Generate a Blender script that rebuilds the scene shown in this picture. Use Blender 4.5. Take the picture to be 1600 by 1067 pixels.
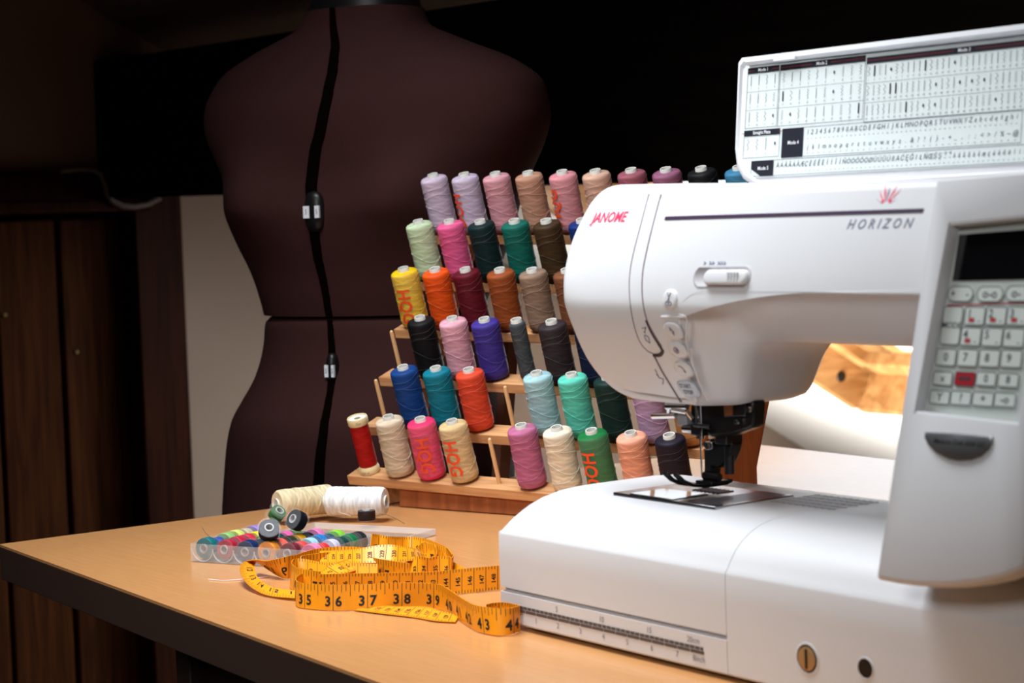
import bpy, bmesh, math, random
from mathutils import Vector, Matrix, Euler
random.seed(7)
PI = math.pi
C = bpy.context.scene.collection
for o in list(bpy.data.objects): bpy.data.objects.remove(o)
sc = bpy.context.scene

# ------------------------------------------------------------------ camera
# world: table top is z=0, X runs along the sewing machine, Y to the back, metres
FP = 3150.0
RX = Vector((0.590772, 0.806125, -0.033916))      # picture right
RD = Vector((0.029564, -0.063636, -0.997535))     # picture down
RF = Vector((-0.806297, 0.588313, -0.061427))     # viewing direction
CAM = Vector((1.162298, -0.842820, 0.296100))
cd = bpy.data.cameras.new('camera'); cam = bpy.data.objects.new('camera', cd); C.objects.link(cam)
m = Matrix((RX, -RD, -RF)).transposed().to_4x4(); m.translation = CAM
cam.matrix_world = m
cd.lens = 50; cd.sensor_width = 25.4; cd.sensor_fit = 'HORIZONTAL'; cd.clip_start = .05; cd.clip_end = 60
cd.dof.use_dof = True; cd.dof.focus_distance = 1.75; cd.dof.aperture_fstop = 9
sc.camera = cam
sc.view_settings.view_transform = 'Standard'; sc.view_settings.look = 'None'
sc.view_settings.gamma = 1; sc.view_settings.use_curve_mapping = False
sc.view_settings.exposure = -0.08
# ------------------------------------------------------------------ world and lights
w = bpy.data.worlds.new('sky'); sc.world = w; w.use_nodes = True
bg = w.node_tree.nodes['Background']; bg.inputs[0].default_value = (.86, .93, 1, 1); bg.inputs[1].default_value = 2.5
def area(name, loc, target, sx, sy, power, col=(1, 1, 1), spread=180):
    l = bpy.data.lights.new(name, 'AREA'); l.shape = 'RECTANGLE'; l.size = sx; l.size_y = sy
    l.energy = power; l.color = col; l.spread = math.radians(spread)
    o = bpy.data.objects.new(name, l); C.objects.link(o); o.location = loc
    o.rotation_euler = (Vector(target) - Vector(loc)).to_track_quat('-Z', 'Y').to_euler()
    return o
area('ceiling_window_light', (-.20, -.12, 1.15), (-.20, .16, 0), .8, .5, 10.5, (.93, .97, 1), 96)
area('side_window_light', (.75, -1.6, 1.0), (-.35, .4, 0), .6, .4, 1.7, (1, .97, .93), 50)
area('skylight_light', (-1.55, 2.55, .62), (-1.6, 1.1, -.45), .7, 1.0, 26, (.95, .98, 1), 150)
area('slope_fill_light', (-1.75, 2.10, -.70), (-1.75, 2.75, .0), .9, 1.5, 38, (1, .97, .93), 100)  # added unseen fill, stands in for floor bounce on the roof slope

def R_(px, py): return RX*(px-800) + RD*(py-533.5) + RF*FP
def on(px, py, ax, val):
    d = R_(px, py); return CAM + d*((val-CAM[ax])/d[ax])
def onpl(px, py, p0, n):
    d = R_(px, py); return CAM + d*((Vector(p0)-CAM).dot(n)/d.dot(n))
def lerp(a, b, t): return a+(b-a)*t
def interp(x, xs, ys):
    if x <= xs[0]: return ys[0]
    for i in range(1, len(xs)):
        if x <= xs[i]:
            t = (x-xs[i-1])/(xs[i]-xs[i-1]); return ys[i-1]+(ys[i]-ys[i-1])*t
    return ys[-1]
def srgb(r, g, b):
    f = lambda c: (c/255/12.92) if c/255 <= .04045 else ((c/255+.055)/1.055)**2.4
    return (f(r), f(g), f(b))

# ------------------------------------------------------------------ materials
MATS = {}
def mat(name, col, rough=.5, metal=0., spec=.5, var=0., scale=30, bump=0., coat=0., trans=0., alpha=1., ior=1.45, emit=0, sheen=0, stretch=(1, 1, 1)):
    if name in MATS: return MATS[name]
    mt = bpy.data.materials.new(name); mt.use_nodes = True; nt = mt.node_tree; b = nt.nodes['Principled BSDF']
    b.inputs['Base Color'].default_value = (*col, 1); b.inputs['Roughness'].default_value = rough
    b.inputs['Metallic'].default_value = metal; b.inputs['Specular IOR Level'].default_value = spec
    b.inputs['Coat Weight'].default_value = coat; b.inputs['Transmission Weight'].default_value = trans
    b.inputs['Alpha'].default_value = alpha; b.inputs['IOR'].default_value = ior
    b.inputs['Sheen Weight'].default_value = sheen
    if emit: b.inputs['Emission Color'].default_value = (*col, 1); b.inputs['Emission Strength'].default_value = emit
    if var or bump:
        tc = nt.nodes.new('ShaderNodeTexCoord'); mp = nt.nodes.new('ShaderNodeMapping'); mp.inputs['Scale'].default_value = stretch
        nz = nt.nodes.new('ShaderNodeTexNoise'); nz.inputs['Scale'].default_value = scale; nz.inputs['Detail'].default_value = 5
        nt.links.new(tc.outputs['Object'], mp.inputs[0]); nt.links.new(mp.outputs[0], nz.inputs['Vector'])
        if var:
            mx = nt.nodes.new('ShaderNodeMix'); mx.data_type = 'RGBA'
            mx.inputs[6].default_value = (*[c*(1-var) for c in col], 1); mx.inputs[7].default_value = (*[min(1, c*(1+var)) for c in col], 1)
            nt.links.new(nz.outputs['Fac'], mx.inputs[0]); nt.links.new(mx.outputs[2], b.inputs['Base Color'])
        if bump:
            bp = nt.nodes.new('ShaderNodeBump'); bp.inputs['Strength'].default_value = bump; bp.inputs['Distance'].default_value = .001
            nt.links.new(nz.outputs['Fac'], bp.inputs['Height']); nt.links.new(bp.outputs[0], b.inputs['Normal'])
    MATS[name] = mt; return mt
def wood(name, c1, c2, rough=.45, scale=6, axis=(1, 18, 18), knots=0., spec=.4, coat=0):
    mt = bpy.data.materials.new(name); mt.use_nodes = True; nt = mt.node_tree; b = nt.nodes['Principled BSDF']
    N = nt.nodes.new; L = nt.links.new
    tc = N('ShaderNodeTexCoord'); mp = N('ShaderNodeMapping'); mp.inputs['Scale'].default_value = axis
    nz = N('ShaderNodeTexNoise'); nz.inputs['Scale'].default_value = scale; nz.inputs['Detail'].default_value = 8; nz.inputs['Distortion'].default_value = .6
    cr = N('ShaderNodeValToRGB'); cr.color_ramp.elements[0].position = .3; cr.color_ramp.elements[1].position = .7
    cr.color_ramp.elements[0].color = (*c1, 1); cr.color_ramp.elements[1].color = (*c2, 1)
    L(tc.outputs['Object'], mp.inputs[0]); L(mp.outputs[0], nz.inputs['Vector']); L(nz.outputs['Fac'], cr.inputs[0])
    out = cr.outputs[0]
    if knots:
        v = N('ShaderNodeTexVoronoi'); v.inputs['Scale'].default_value = knots; mp2 = N('ShaderNodeMapping'); mp2.inputs['Scale'].default_value = (1, 1, .55)
        r2 = N('ShaderNodeValToRGB'); r2.color_ramp.elements[0].position = .05; r2.color_ramp.elements[1].position = .2
        r2.color_ramp.elements[0].color = (.15, .12, .1, 1); r2.color_ramp.elements[1].color = (1, 1, 1, 1)
        mx = N('ShaderNodeMix'); mx.data_type = 'RGBA'; mx.blend_type = 'MULTIPLY'; mx.inputs[0].default_value = .8
        L(tc.outputs['Object'], mp2.inputs[0]); L(mp2.outputs[0], v.inputs['Vector']); L(v.outputs['Distance'], r2.inputs[0])
        L(out, mx.inputs[6]); L(r2.outputs[0], mx.inputs[7]); out = mx.outputs[2]
    L(out, b.inputs['Base Color'])
    b.inputs['Roughness'].default_value = rough; b.inputs['Specular IOR Level'].default_value = spec; b.inputs['Coat Weight'].default_value = coat
    bp = N('ShaderNodeBump'); bp.inputs['Strength'].default_value = .12; bp.inputs['Distance'].default_value = .001
    L(nz.outputs['Fac'], bp.inputs['Height']); L(bp.outputs[0], b.inputs['Normal'])
    MATS[name] = mt; return mt
def thread_mat(col, freq=1500):
    key = 'thread_%.3f_%.3f_%.3f' % col
    if key in MATS: return MATS[key]
    mt = bpy.data.materials.new('thread'); mt.use_nodes = True; nt = mt.node_tree; b = nt.nodes['Principled BSDF']
    N = nt.nodes.new; L = nt.links.new
    tc = N('ShaderNodeTexCoord'); sp = N('ShaderNodeSeparateXYZ'); L(tc.outputs['Object'], sp.inputs[0])
    def mth(op, a, c=None):
        n = N('ShaderNodeMath'); n.operation = op
        for i, v in enumerate((a, c)):
            if v is None: continue
            if isinstance(v, (int, float)): n.inputs[i].default_value = v
            else: L(v, n.inputs[i])
        return n.outputs[0]
    ang = mth('ARCTAN2', sp.outputs[1], sp.outputs[0]); nz = N('ShaderNodeTexNoise'); nz.inputs['Scale'].default_value = 60; L(tc.outputs['Object'], nz.inputs['Vector'])
    zz = sp.outputs[2]
    a1 = mth('SINE', mth('ADD', mth('ADD', mth('MULTIPLY', zz, freq), mth('MULTIPLY', ang, 3)), mth('MULTIPLY', nz.outputs['Fac'], 6)))
    a2 = mth('POWER', mth('ABSOLUTE', mth('SINE', mth('ADD', mth('MULTIPLY', zz, 330), mth('ADD', mth('MULTIPLY', ang, -1), mth('MULTIPLY', nz.outputs['Fac'], 3))))), 14)
    a3 = mth('POWER', mth('ABSOLUTE', mth('SINE', mth('ADD', mth('MULTIPLY', zz, 250), mth('ADD', mth('MULTIPLY', ang, 1.5), mth('MULTIPLY', nz.outputs['Fac'], 4))))), 18)
    nz2 = N('ShaderNodeTexNoise'); nz2.inputs['Scale'].default_value = 1; nz2.inputs['Detail'].default_value = 4
    mp = N('ShaderNodeMapping'); mp.inputs['Scale'].default_value = (25, 25, 260); L(tc.outputs['Object'], mp.inputs[0]); L(mp.outputs[0], nz2.inputs['Vector'])
    s = mth('ADD', mth('MULTIPLY', a1, .05), mth('ADD', mth('MULTIPLY', a2, .17), mth('MULTIPLY', a3, .15)))
    s = mth('ADD', s, mth('MULTIPLY', nz2.outputs['Fac'], .5))
    cr = N('ShaderNodeValToRGB'); cr.color_ramp.elements[0].position = .1; cr.color_ramp.elements[1].position = .75
    cr.color_ramp.elements[0].color = (*[c*.62 for c in col], 1); cr.color_ramp.elements[1].color = (*[min(1, c*1.25+.002) for c in col], 1)
    L(s, cr.inputs[0]); L(cr.outputs[0], b.inputs['Base Color'])
    bp = N('ShaderNodeBump'); bp.inputs['Strength'].default_value = .5; bp.inputs['Distance'].default_value = .0006
    L(s, bp.inputs['Height']); L(bp.outputs[0], b.inputs['Normal'])
    b.inputs['Roughness'].default_value = .6; b.inputs['Specular IOR Level'].default_value = .22
    MATS[key] = mt; return mt

# ------------------------------------------------------------------ mesh helpers
class MB:
    def __init__(s): s.v = []; s.f = []; s.mi = []; s.cur = 0
    def add(s, vs, fs):
        k = len(s.v); s.v += [Vector(a) for a in vs]; s.f += [tuple(i+k for i in f) for f in fs]; s.mi += [s.cur]*len(fs); return s
    def box(s, a, b, M=None):
        (x0, y0, z0), (x1, y1, z1) = a, b
        vs = [Vector(p) for p in ((x0,y0,z0),(x1,y0,z0),(x1,y1,z0),(x0,y1,z0),(x0,y0,z1),(x1,y0,z1),(x1,y1,z1),(x0,y1,z1))]
        if M: vs = [M @ p for p in vs]
        return s.add(vs, [(0,3,2,1),(4,5,6,7),(0,1,5,4),(1,2,6,5),(2,3,7,6),(3,0,4,7)])
    def rings(s, rs, closed=True, cap0=True, cap1=True):
        n = len(rs[0]); vs = [p for r in rs for p in r]; fs = []
        for i in range(len(rs)-1):
            for j in range(n if closed else n-1):
                k = (j+1) % n; fs.append((i*n+j, i*n+k, (i+1)*n+k, (i+1)*n+j))
        if cap0: fs.append(tuple(range(n))[::-1])
        if cap1: fs.append(tuple((len(rs)-1)*n+j for j in range(n)))
        return s.add(vs, fs)
    def lathe(s, prof, n=32, M=None, cap=False):
        rs = []
        for r, z in prof:
            rs.append([Vector((r*math.cos(2*PI*j/n), r*math.sin(2*PI*j/n), z)) for j in range(n)])
        if M: rs = [[M @ p for p in r] for r in rs]
        return s.rings(rs, cap0=cap, cap1=cap)
    def cyl(s, p0, p1, r0, r1=None, n=16):
        p0 = Vector(p0); p1 = Vector(p1); r1 = r0 if r1 is None else r1
        q = (p1-p0).to_track_quat('Z', 'Y').to_matrix().to_4x4(); q.translation = p0; L = (p1-p0).length
        return s.lathe([(r0, 0), (r1, L)], n, q, True)
    def tube(s, pts, r, n=8):
        pts = [Vector(p) for p in pts]; rs = []
        for i, p in enumerate(pts):
            t = (pts[min(i+1, len(pts)-1)] - pts[max(i-1, 0)]).normalized()
            a = t.cross(Vector((0, 0, 1)));
            if a.length < .05: a = t.cross(Vector((1, 0, 0)))
            a.normalize(); b = t.cross(a)
            rr = r[i] if isinstance(r, list) else r
            rs.append([p + a*rr*math.cos(2*PI*j/n) + b*rr*math.sin(2*PI*j/n) for j in range(n)])
        return s.rings(rs)
    def prism(s, poly, fn, d0, d1):        # poly list of 2d, fn(a,b,d)->3d
        n = len(poly); vs = [fn(a, b, d0) for a, b in poly] + [fn(a, b, d1) for a, b in poly]
        return s.add(vs, [tuple(range(n))[::-1], tuple(range(n, 2*n))] + [(i, (i+1) % n, n+(i+1) % n, n+i) for i in range(n)])
    def quad(s, a, b, c, d): return s.add([a, b, c, d], [(0, 1, 2, 3)])
def obj(name, mb, mt, parent=None, world=True, smooth=30, bevel=0, seg=2, recalc=True):
    me = bpy.data.meshes.new(name); me.from_pydata([tuple(v) for v in mb.v], [], mb.f)
    if recalc:
        bm = bmesh.new(); bm.from_mesh(me); bmesh.ops.recalc_face_normals(bm, faces=bm.faces); bm.to_mesh(me); bm.free()
    mts = mt if isinstance(mt, list) else [mt]
    for x in mts: me.materials.append(x)
    if len(mts) > 1:
        for p, i in zip(me.polygons, mb.mi): p.material_index = i
    if smooth:
        me.shade_smooth(); me.set_sharp_from_angle(angle=math.radians(smooth))
    o = bpy.data.objects.new(name, me); C.objects.link(o)
    if bevel:
        b = o.modifiers.new('bevel', 'BEVEL'); b.width = bevel; b.segments = seg; b.limit_method = 'ANGLE'; b.angle_limit = math.radians(35)
        if smooth: b.harden_normals = False
    if parent:
        o.parent = parent
        if world:
            r = parent; off = Vector((0, 0, 0))
            while r: off += r.location; r = r.parent
            o.location = -off
    return o
def tag(o, label, cat, group=None, kind=None):
    o['label'] = label; o['category'] = cat
    if group: o['group'] = group
    if kind: o['kind'] = kind
    return o
def struct(o, label=None):
    o['kind'] = 'structure'
    if label: o['label'] = label; o['category'] = label.split()[-1] if False else 'room'
    return o
def empty(name, loc, rot=(0, 0, 0)):
    o = bpy.data.objects.new(name, None); C.objects.link(o); o.location = loc; o.rotation_euler = rot; o.empty_display_size = .02; return o
def copy_tree(o, parent=None):
    c = o.copy(); C.objects.link(c)
    if parent: c.parent = parent
    for ch in o.children: copy_tree(ch, c)
    return c
_T = {}
def text(s, size, bold=0., sub=0, shear=0., xs=1.):
    key = (s, size, bold, sub, shear, xs)
    if key in _T: return _T[key]
    cu = bpy.data.curves.new('t', 'FONT'); cu.body = s; cu.size = size; cu.align_x = 'CENTER'; cu.align_y = 'CENTER'; cu.offset = bold; cu.resolution_u = 2; cu.shear = shear
    ob = bpy.data.objects.new('t', cu); C.objects.link(ob); dg = bpy.context.evaluated_depsgraph_get(); dg.update()
    me = ob.evaluated_get(dg).to_mesh()
    bm = bmesh.new(); bm.from_mesh(me); bmesh.ops.triangulate(bm, faces=bm.faces)
    bmesh.ops.remove_doubles(bm, verts=bm.verts, dist=1e-6)
    for _ in range(sub):
        e = [x for x in bm.edges if x.calc_length() > size*.12]
        if e: bmesh.ops.subdivide_edges(bm, edges=e, cuts=1)
        bmesh.ops.triangulate(bm, faces=bm.faces)
    bm.verts.index_update()
    vs = [(v.co.x*xs, v.co.y) for v in bm.verts]; fs = [tuple(v.index for v in f.verts) for f in bm.faces]; bm.free()
    bpy.data.objects.remove(ob); bpy.data.curves.remove(cu)
    _T[key] = (vs, fs); return _T[key]
def put_text(mb, s, size, fn, **k):
    vs, fs = text(s, size, **k); mb.add([fn(a, b) for a, b in vs], fs)

white = mat('white_plastic', (.66, .67, .70), .32, spec=.45, var=.012, scale=20)
white2 = mat('white_plastic_inner', (.74, .74, .75), .4, spec=.4)
greyp = mat('grey_line', (.2, .19, .23), .6)
black = mat('black_plastic', (.006, .006, .007), .35, spec=.4)
steel = mat('steel', (.62, .62, .64), .22, metal=1)
dsteel = mat('dark_steel', (.07, .07, .08), .3, metal=.9)
ink = mat('ink_black', (.01, .01, .012), .6)

# ------------------------------------------------------------------ room
XW = -2.6
GL = (2.655, -.232); PITCH = -.553      # roof slope meets the gable wall here
def slope_z(y): return GL[1] + PITCH*(y-GL[0])
nrm = Vector((0, -PITCH, 1)).normalized()        # up and outward
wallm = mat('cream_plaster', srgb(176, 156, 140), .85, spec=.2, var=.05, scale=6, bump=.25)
darkw = mat('low_bounce_brown', (.06, .045, .035), .85)  # for the unseen walls and flat ceiling, kept dark to cut bounced light
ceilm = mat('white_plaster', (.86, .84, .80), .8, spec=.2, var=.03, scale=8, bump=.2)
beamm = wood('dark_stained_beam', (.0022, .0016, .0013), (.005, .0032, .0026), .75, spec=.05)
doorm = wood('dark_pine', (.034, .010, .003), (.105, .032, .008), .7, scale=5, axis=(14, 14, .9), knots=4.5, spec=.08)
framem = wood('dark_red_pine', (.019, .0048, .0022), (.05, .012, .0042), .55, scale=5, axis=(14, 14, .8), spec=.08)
gapm = mat('dark_gap', (.002, .0014, .001), .9, spec=0)
pine = wood('light_pine', (.30, .135, .04), (.52, .29, .115), .4, scale=5, axis=(8, 2, 8), spec=.4)
FLZ = -.75
fm = MB().box((-2.9, -3.6, FLZ-.05), (2.7, 3.7, FLZ)); fl = obj('floor', fm, wood('floor_wood', (.05, .03, .02), (.11, .07, .045), .5)); struct(fl)
# gable wall with the door opening
yA = on(-60, 600, 0, XW).y-.9; yJ0 = on(207, 600, 0, XW).y; yJ1 = on(289, 600, 0, XW).y
zH1 = on(60, 268, 0, XW).z; zH0 = on(60, 344, 0, XW).z
g = MB()
poly = [(yJ1, FLZ), (3.55, FLZ), (3.55, slope_z(3.55)), (-.6, slope_z(-.6)), (-3.55, slope_z(-.6)), (-3.55, FLZ), (yA-.2, FLZ), (yA-.2, zH1), (yJ1, zH1)]
poly[1] = ((FLZ-GL[1])/PITCH+GL[0], FLZ); poly.pop(2)
g.prism(poly, lambda a, b, d: Vector((d, a, b)), XW-.12, XW)
struct(obj('wall_gable', g, wallm, smooth=0))
# door: frame, planks
g = MB()
g.box((XW-.10, yJ0+.012, FLZ), (XW+.02, yJ1, zH1)); g.box((XW-.10, yA-.2, FLZ), (XW+.02, yA-.09, zH1))
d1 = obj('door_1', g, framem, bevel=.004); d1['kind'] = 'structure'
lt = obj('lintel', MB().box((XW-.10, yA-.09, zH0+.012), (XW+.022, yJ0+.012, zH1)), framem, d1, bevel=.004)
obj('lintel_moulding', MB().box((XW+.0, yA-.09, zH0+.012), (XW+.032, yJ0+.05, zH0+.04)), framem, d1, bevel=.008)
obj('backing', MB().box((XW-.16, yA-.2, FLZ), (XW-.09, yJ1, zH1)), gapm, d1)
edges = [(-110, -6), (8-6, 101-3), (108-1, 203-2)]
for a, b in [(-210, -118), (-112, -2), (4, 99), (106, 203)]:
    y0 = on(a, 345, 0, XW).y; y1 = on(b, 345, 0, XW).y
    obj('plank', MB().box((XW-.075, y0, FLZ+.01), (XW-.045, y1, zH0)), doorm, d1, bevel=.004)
for px, py in [(8, 492), (120, 550), (195, 471)]:
    p = on(px, py, 0, XW-.043); M4 = Matrix.Translation(p) @ Matrix.Rotation(PI/2, 4, 'Y')
    obj('screw', MB().lathe([(.0, .002), (.0035, .002), (.0045, 0), (.0045, -.003)], 10, M4), mat('brass', (.5, .35, .15), .35, metal=1), d1)
p = on(214, 508, 0, XW-.01)
obj('hinge', MB().cyl(p+Vector((0, 0, -.035)), p+Vector((0, 0, .035)), .004), mat('brass_dull', (.18, .13, .06), .5, metal=.8), d1)
# roof slope with skylight opening
OX0, OX1 = -2.13, -1.05
OY0 = 2.545; OY1 = 1.25
RXM = 2.6
def sl(x, y, d=0): return Vector((x, y, slope_z(y))) + nrm*d
YB = (FLZ-GL[1])/PITCH+GL[0]; YR = -.6
g = MB(); D = .03
for (xa, xb, ya, yb) in [(XW-.1, OX0, OY1, YB), (OX1, RXM, OY1, YB), (OX0, OX1, OY0, YB)]:
    vs = [sl(xa, ya), sl(xb, ya), sl(xb, yb), sl(xa, yb), sl(xa, ya, D), sl(xb, ya, D), sl(xb, yb, D), sl(xa, yb, D)]
    g.add(vs, [(0,3,2,1),(4,5,6,7),(0,1,5,4),(1,2,6,5),(2,3,7,6),(3,0,4,7)])
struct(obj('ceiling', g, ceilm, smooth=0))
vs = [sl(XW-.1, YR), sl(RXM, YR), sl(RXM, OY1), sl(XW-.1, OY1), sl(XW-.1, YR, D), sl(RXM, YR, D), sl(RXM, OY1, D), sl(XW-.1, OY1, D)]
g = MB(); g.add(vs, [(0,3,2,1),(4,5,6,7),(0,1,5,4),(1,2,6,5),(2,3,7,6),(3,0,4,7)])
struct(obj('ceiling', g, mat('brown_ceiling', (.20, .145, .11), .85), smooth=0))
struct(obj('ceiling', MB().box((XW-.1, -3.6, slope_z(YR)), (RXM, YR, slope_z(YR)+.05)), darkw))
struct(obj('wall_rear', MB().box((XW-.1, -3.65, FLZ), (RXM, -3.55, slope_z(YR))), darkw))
g = MB(); g.prism([(-3.55, FLZ), (YB, FLZ), (YR, slope_z(YR)), (-3.55, slope_z(YR))], lambda a, b, d: Vector((d, a, b)), RXM, RXM+.1)
struct(obj('wall_right', g, darkw, smooth=0))
# skylight: pine lining, sash, glass
def slab(mb, xa, xb, ya, yb, d0, d1):
    vs = [sl(xa, ya, d0), sl(xb, ya, d0), sl(xb, yb, d0), sl(xa, yb, d0), sl(xa, ya, d1), sl(xb, ya, d1), sl(xb, yb, d1), sl(xa, yb, d1)]
    return mb.add(vs, [(0,3,2,1),(4,5,6,7),(0,1,5,4),(1,2,6,5),(2,3,7,6),(3,0,4,7)])
wn = obj('window_1', slab(MB(), OX0-.02, OX0+.002, OY1, OY0, -.004, .115), pine, bevel=.003); wn['kind'] = 'structure'
obj('lining', slab(MB(), OX0, OX1, OY0-.002, OY0+.02, -.004, .115), pine, wn, bevel=.003)
obj('lining', slab(MB(), OX1, OX1+.02, OY1, OY0, -.004, .115), pine, wn, bevel=.003)
obj('frame_rail', slab(MB(), OX0, OX1, OY0-.045, OY0, .085, .14), pine, wn, bevel=.006)
obj('frame_rail', slab(MB(), OX0, OX0+.035, OY1, OY0, .085, .14), pine, wn, bevel=.006)
obj('sash_rail', slab(MB(), OX0+.02, OX1, OY0-.15, OY0-.05, .115, .165), pine, wn, bevel=.006)
obj('sash_rail', slab(MB(), OX0+.035, OX0+.12, OY1, OY0-.05, .115, .165), pine, wn, bevel=.006)
obj('sash_rail', slab(MB(), OX1-.09, OX1, OY1, OY0-.05, .115, .165), pine, wn, bevel=.006)
glass = bpy.data.materials.new('window_glass'); glass.use_nodes = True
nt = glass.node_tree; nt.nodes.clear(); out = nt.nodes.new('ShaderNodeOutputMaterial'); mx = nt.nodes.new('ShaderNodeMixShader')
tr = nt.nodes.new('ShaderNodeBsdfTransparent'); gl = nt.nodes.new('ShaderNodeBsdfGlossy'); gl.inputs['Roughness'].default_value = .02
mx.inputs[0].default_value = .06; nt.links.new(tr.outputs[0], mx.inputs[1]); nt.links.new(gl.outputs[0], mx.inputs[2]); nt.links.new(mx.outputs[0], out.inputs[0])
obj('pane', slab(MB(), OX0+.11, OX1-.08, OY1, OY0-.14, .14, .146), glass, wn)
obj('latch', slab(MB(), OX0+.20, OX0+.30, OY0-.135, OY0-.105, .095, .118), white, wn, bevel=.004)
pk = onpl(1313, 588, (OX0, 0, 0), Vector((1, 0, 0)))
obj('bolt', MB().cyl(pk, pk+Vector((.006, 0, 0)), .014, .012), black, wn)
# purlin beam
bd = (R_(-1563, 361)).normalized(); b0 = on(155, 310, 0, XW); bt = on(155, 97, 0, XW).z - b0.z
u = -bd; pts = []
g = MB(); y2 = .13
A = b0; Bp = b0 + u*((2.6-XW)/u.x)
g.rings([[p, p+Vector((0, y2, 0)), p+Vector((0, y2, bt)), p+Vector((0, 0, bt))] for p in (A-u*.03, Bp)])
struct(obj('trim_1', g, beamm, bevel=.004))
# pale cable looping under the beam end
cp = [on(x, y, 0, XW+.042) for x, y in [(95, 266), (125, 263), (145, 264), (158, 272), (164, 288), (167, 303), (176, 315), (192, 322), (210, 323), (230, 319), (250, 309)]]
tag(obj('cable', MB().tube(cp, .006, 8), mat('pale_cable', (.20, .165, .145), .5), smooth=60), 'thin pale cable looping over the door frame beside the beam', 'cable')

# ------------------------------------------------------------------ table
tt = wood('beech_laminate', srgb(196, 140, 88), srgb(203, 148, 95), .2, scale=10, axis=(2, 30, 30), spec=.45)
edgem = mat('dark_edge_band', srgb(60, 43, 37), .5, var=.12, scale=8)
T = [(-.682, -.114), (1.55, -.255), (1.62, .80), (-.697, .893)]
tab = empty('table', (.4, .3, FLZ)); tag(tab, 'table with beech laminate top and dark edge, in front of the plank door', 'table')
g = MB(); n4 = 4
g.prism(T, lambda a, b, d: Vector((a, b, d)), -.0025, 0); obj('table_top', g, tt, tab, smooth=0)
g = MB(); g.prism(T, lambda a, b, d: Vector((a, b, d)), -.034, -.0025); obj('edge_band', g, edgem, tab, smooth=0, bevel=.001)
xp = on(274, 1040, 1, .04).x
obj('side_panel', MB().box((xp, .04, FLZ), (xp+.03, .82, -.034)), edgem, tab, bevel=.002)
obj('front_panel', MB().box((xp+.03, .06, FLZ), (1.35, .08, -.034)), edgem, tab, bevel=.002)
for x, y in [(-.60, .80), (1.4, -.12), (1.45, .70)]:
    obj('leg', MB().box((x-.02, y-.02, FLZ), (x+.02, y+.02, -.034)), edgem, tab, bevel=.002)

# ------------------------------------------------------------------ dress form
MX, MY = -.905, .455
ev = Vector((RX.x, RX.y, 0)).normalized(); ef = Vector((-RF.x, -RF.y, 0)).normalized(); MO = Vector((MX, MY, 0))
def sil(py, xl, xr):
    a = onpl(xl, py, MO, ef); b = onpl(xr, py, MO, ef)
    return ((a+b)/2-MO).dot(ev), (b-a).length/2, (a.z+b.z)/2
SIL = [(-60,484,652,.95),(0,484,655,.95),(20,480,661,.85),(45,462,672,.72),(60,430,700,.60),(80,385,742,.50),(105,343,797,.46),(135,321,838,.47),(165,312,850,.5),
 (200,315,853,.52),(240,332,842,.55),(270,346,828,.58),(300,351,815,.62),(330,355,806,.66),(370,370,795,.68),(420,394,778,.70),(460,408,762,.72),(487,415,752,.72)]
SIL2 = [(491,424,744,.72),(500,417,752,.72),(530,415,760,.73),(560,410,768,.74),(590,401,776,.75),(620,386,784,.76),(650,371,790,.77),(690,361,795,.78),(730,356,797,.78),(770,353,797,.78),(810,352,797,.78),(900,356,792,.76),(960,370,780,.72)]
PSI = math.radians(28)
bf = ef*math.cos(PSI) - ev*math.sin(PSI); bl = ev*math.cos(PSI) + ef*math.sin(PSI)   # front and sideways of the body
def cat(xs, ts, t):
    for i in range(len(ts)-1):
        if t <= ts[i+1] or i == len(ts)-2:
            k = (t-ts[i])/(ts[i+1]-ts[i]); p0, p1, p2, p3 = xs[max(i-1,0)], xs[i], xs[i+1], xs[min(i+2,len(xs)-1)]
            return .5*((2*p1)+(-p0+p2)*k+(2*p0-5*p1+4*p2-p3)*k*k+(-p0+3*p1-3*p2+p3)*k**3)
zb = on(487, 305, 0, -1.0).z
def ring_fn(S):
    ts = [float(s[0]) for s in S]; dat = [sil(*s[:3]) for s in S]
    cs = [d[0] for d in dat]; ws = [d[1] for d in dat]; zs = [d[2] for d in dat]; rh = [s[3] for s in S]
    def f(t, phi):
        c, wd, z, rho = cat(cs, ts, t), cat(ws, ts, t), cat(zs, ts, t), cat(rh, ts, t)
        a = wd/math.sqrt(math.cos(PSI)**2 + (rho*math.sin(PSI))**2); b = rho*a
        cx, sx = math.cos(phi), math.sin(phi); ex = 2/2.35
        px = a*math.copysign(abs(sx)**ex, sx); py = b*math.copysign(abs(cx)**ex, cx)
        gz = math.exp(-((t-300)/62)**2)
        if cx > 0: py += .030*gz*(math.exp(-((sx-.52)/.30)**2)+math.exp(-((sx+.52)/.30)**2)) - .004*gz
        gb = math.exp(-((t-640)/60)**2)
        if cx > 0: py += .012*gb*cx
        return MO + ev*c + bl*px + bf*py + Vector((0, 0, z))
    return f
F1, F2 = ring_fn(SIL), ring_fn(SIL2)
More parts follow.
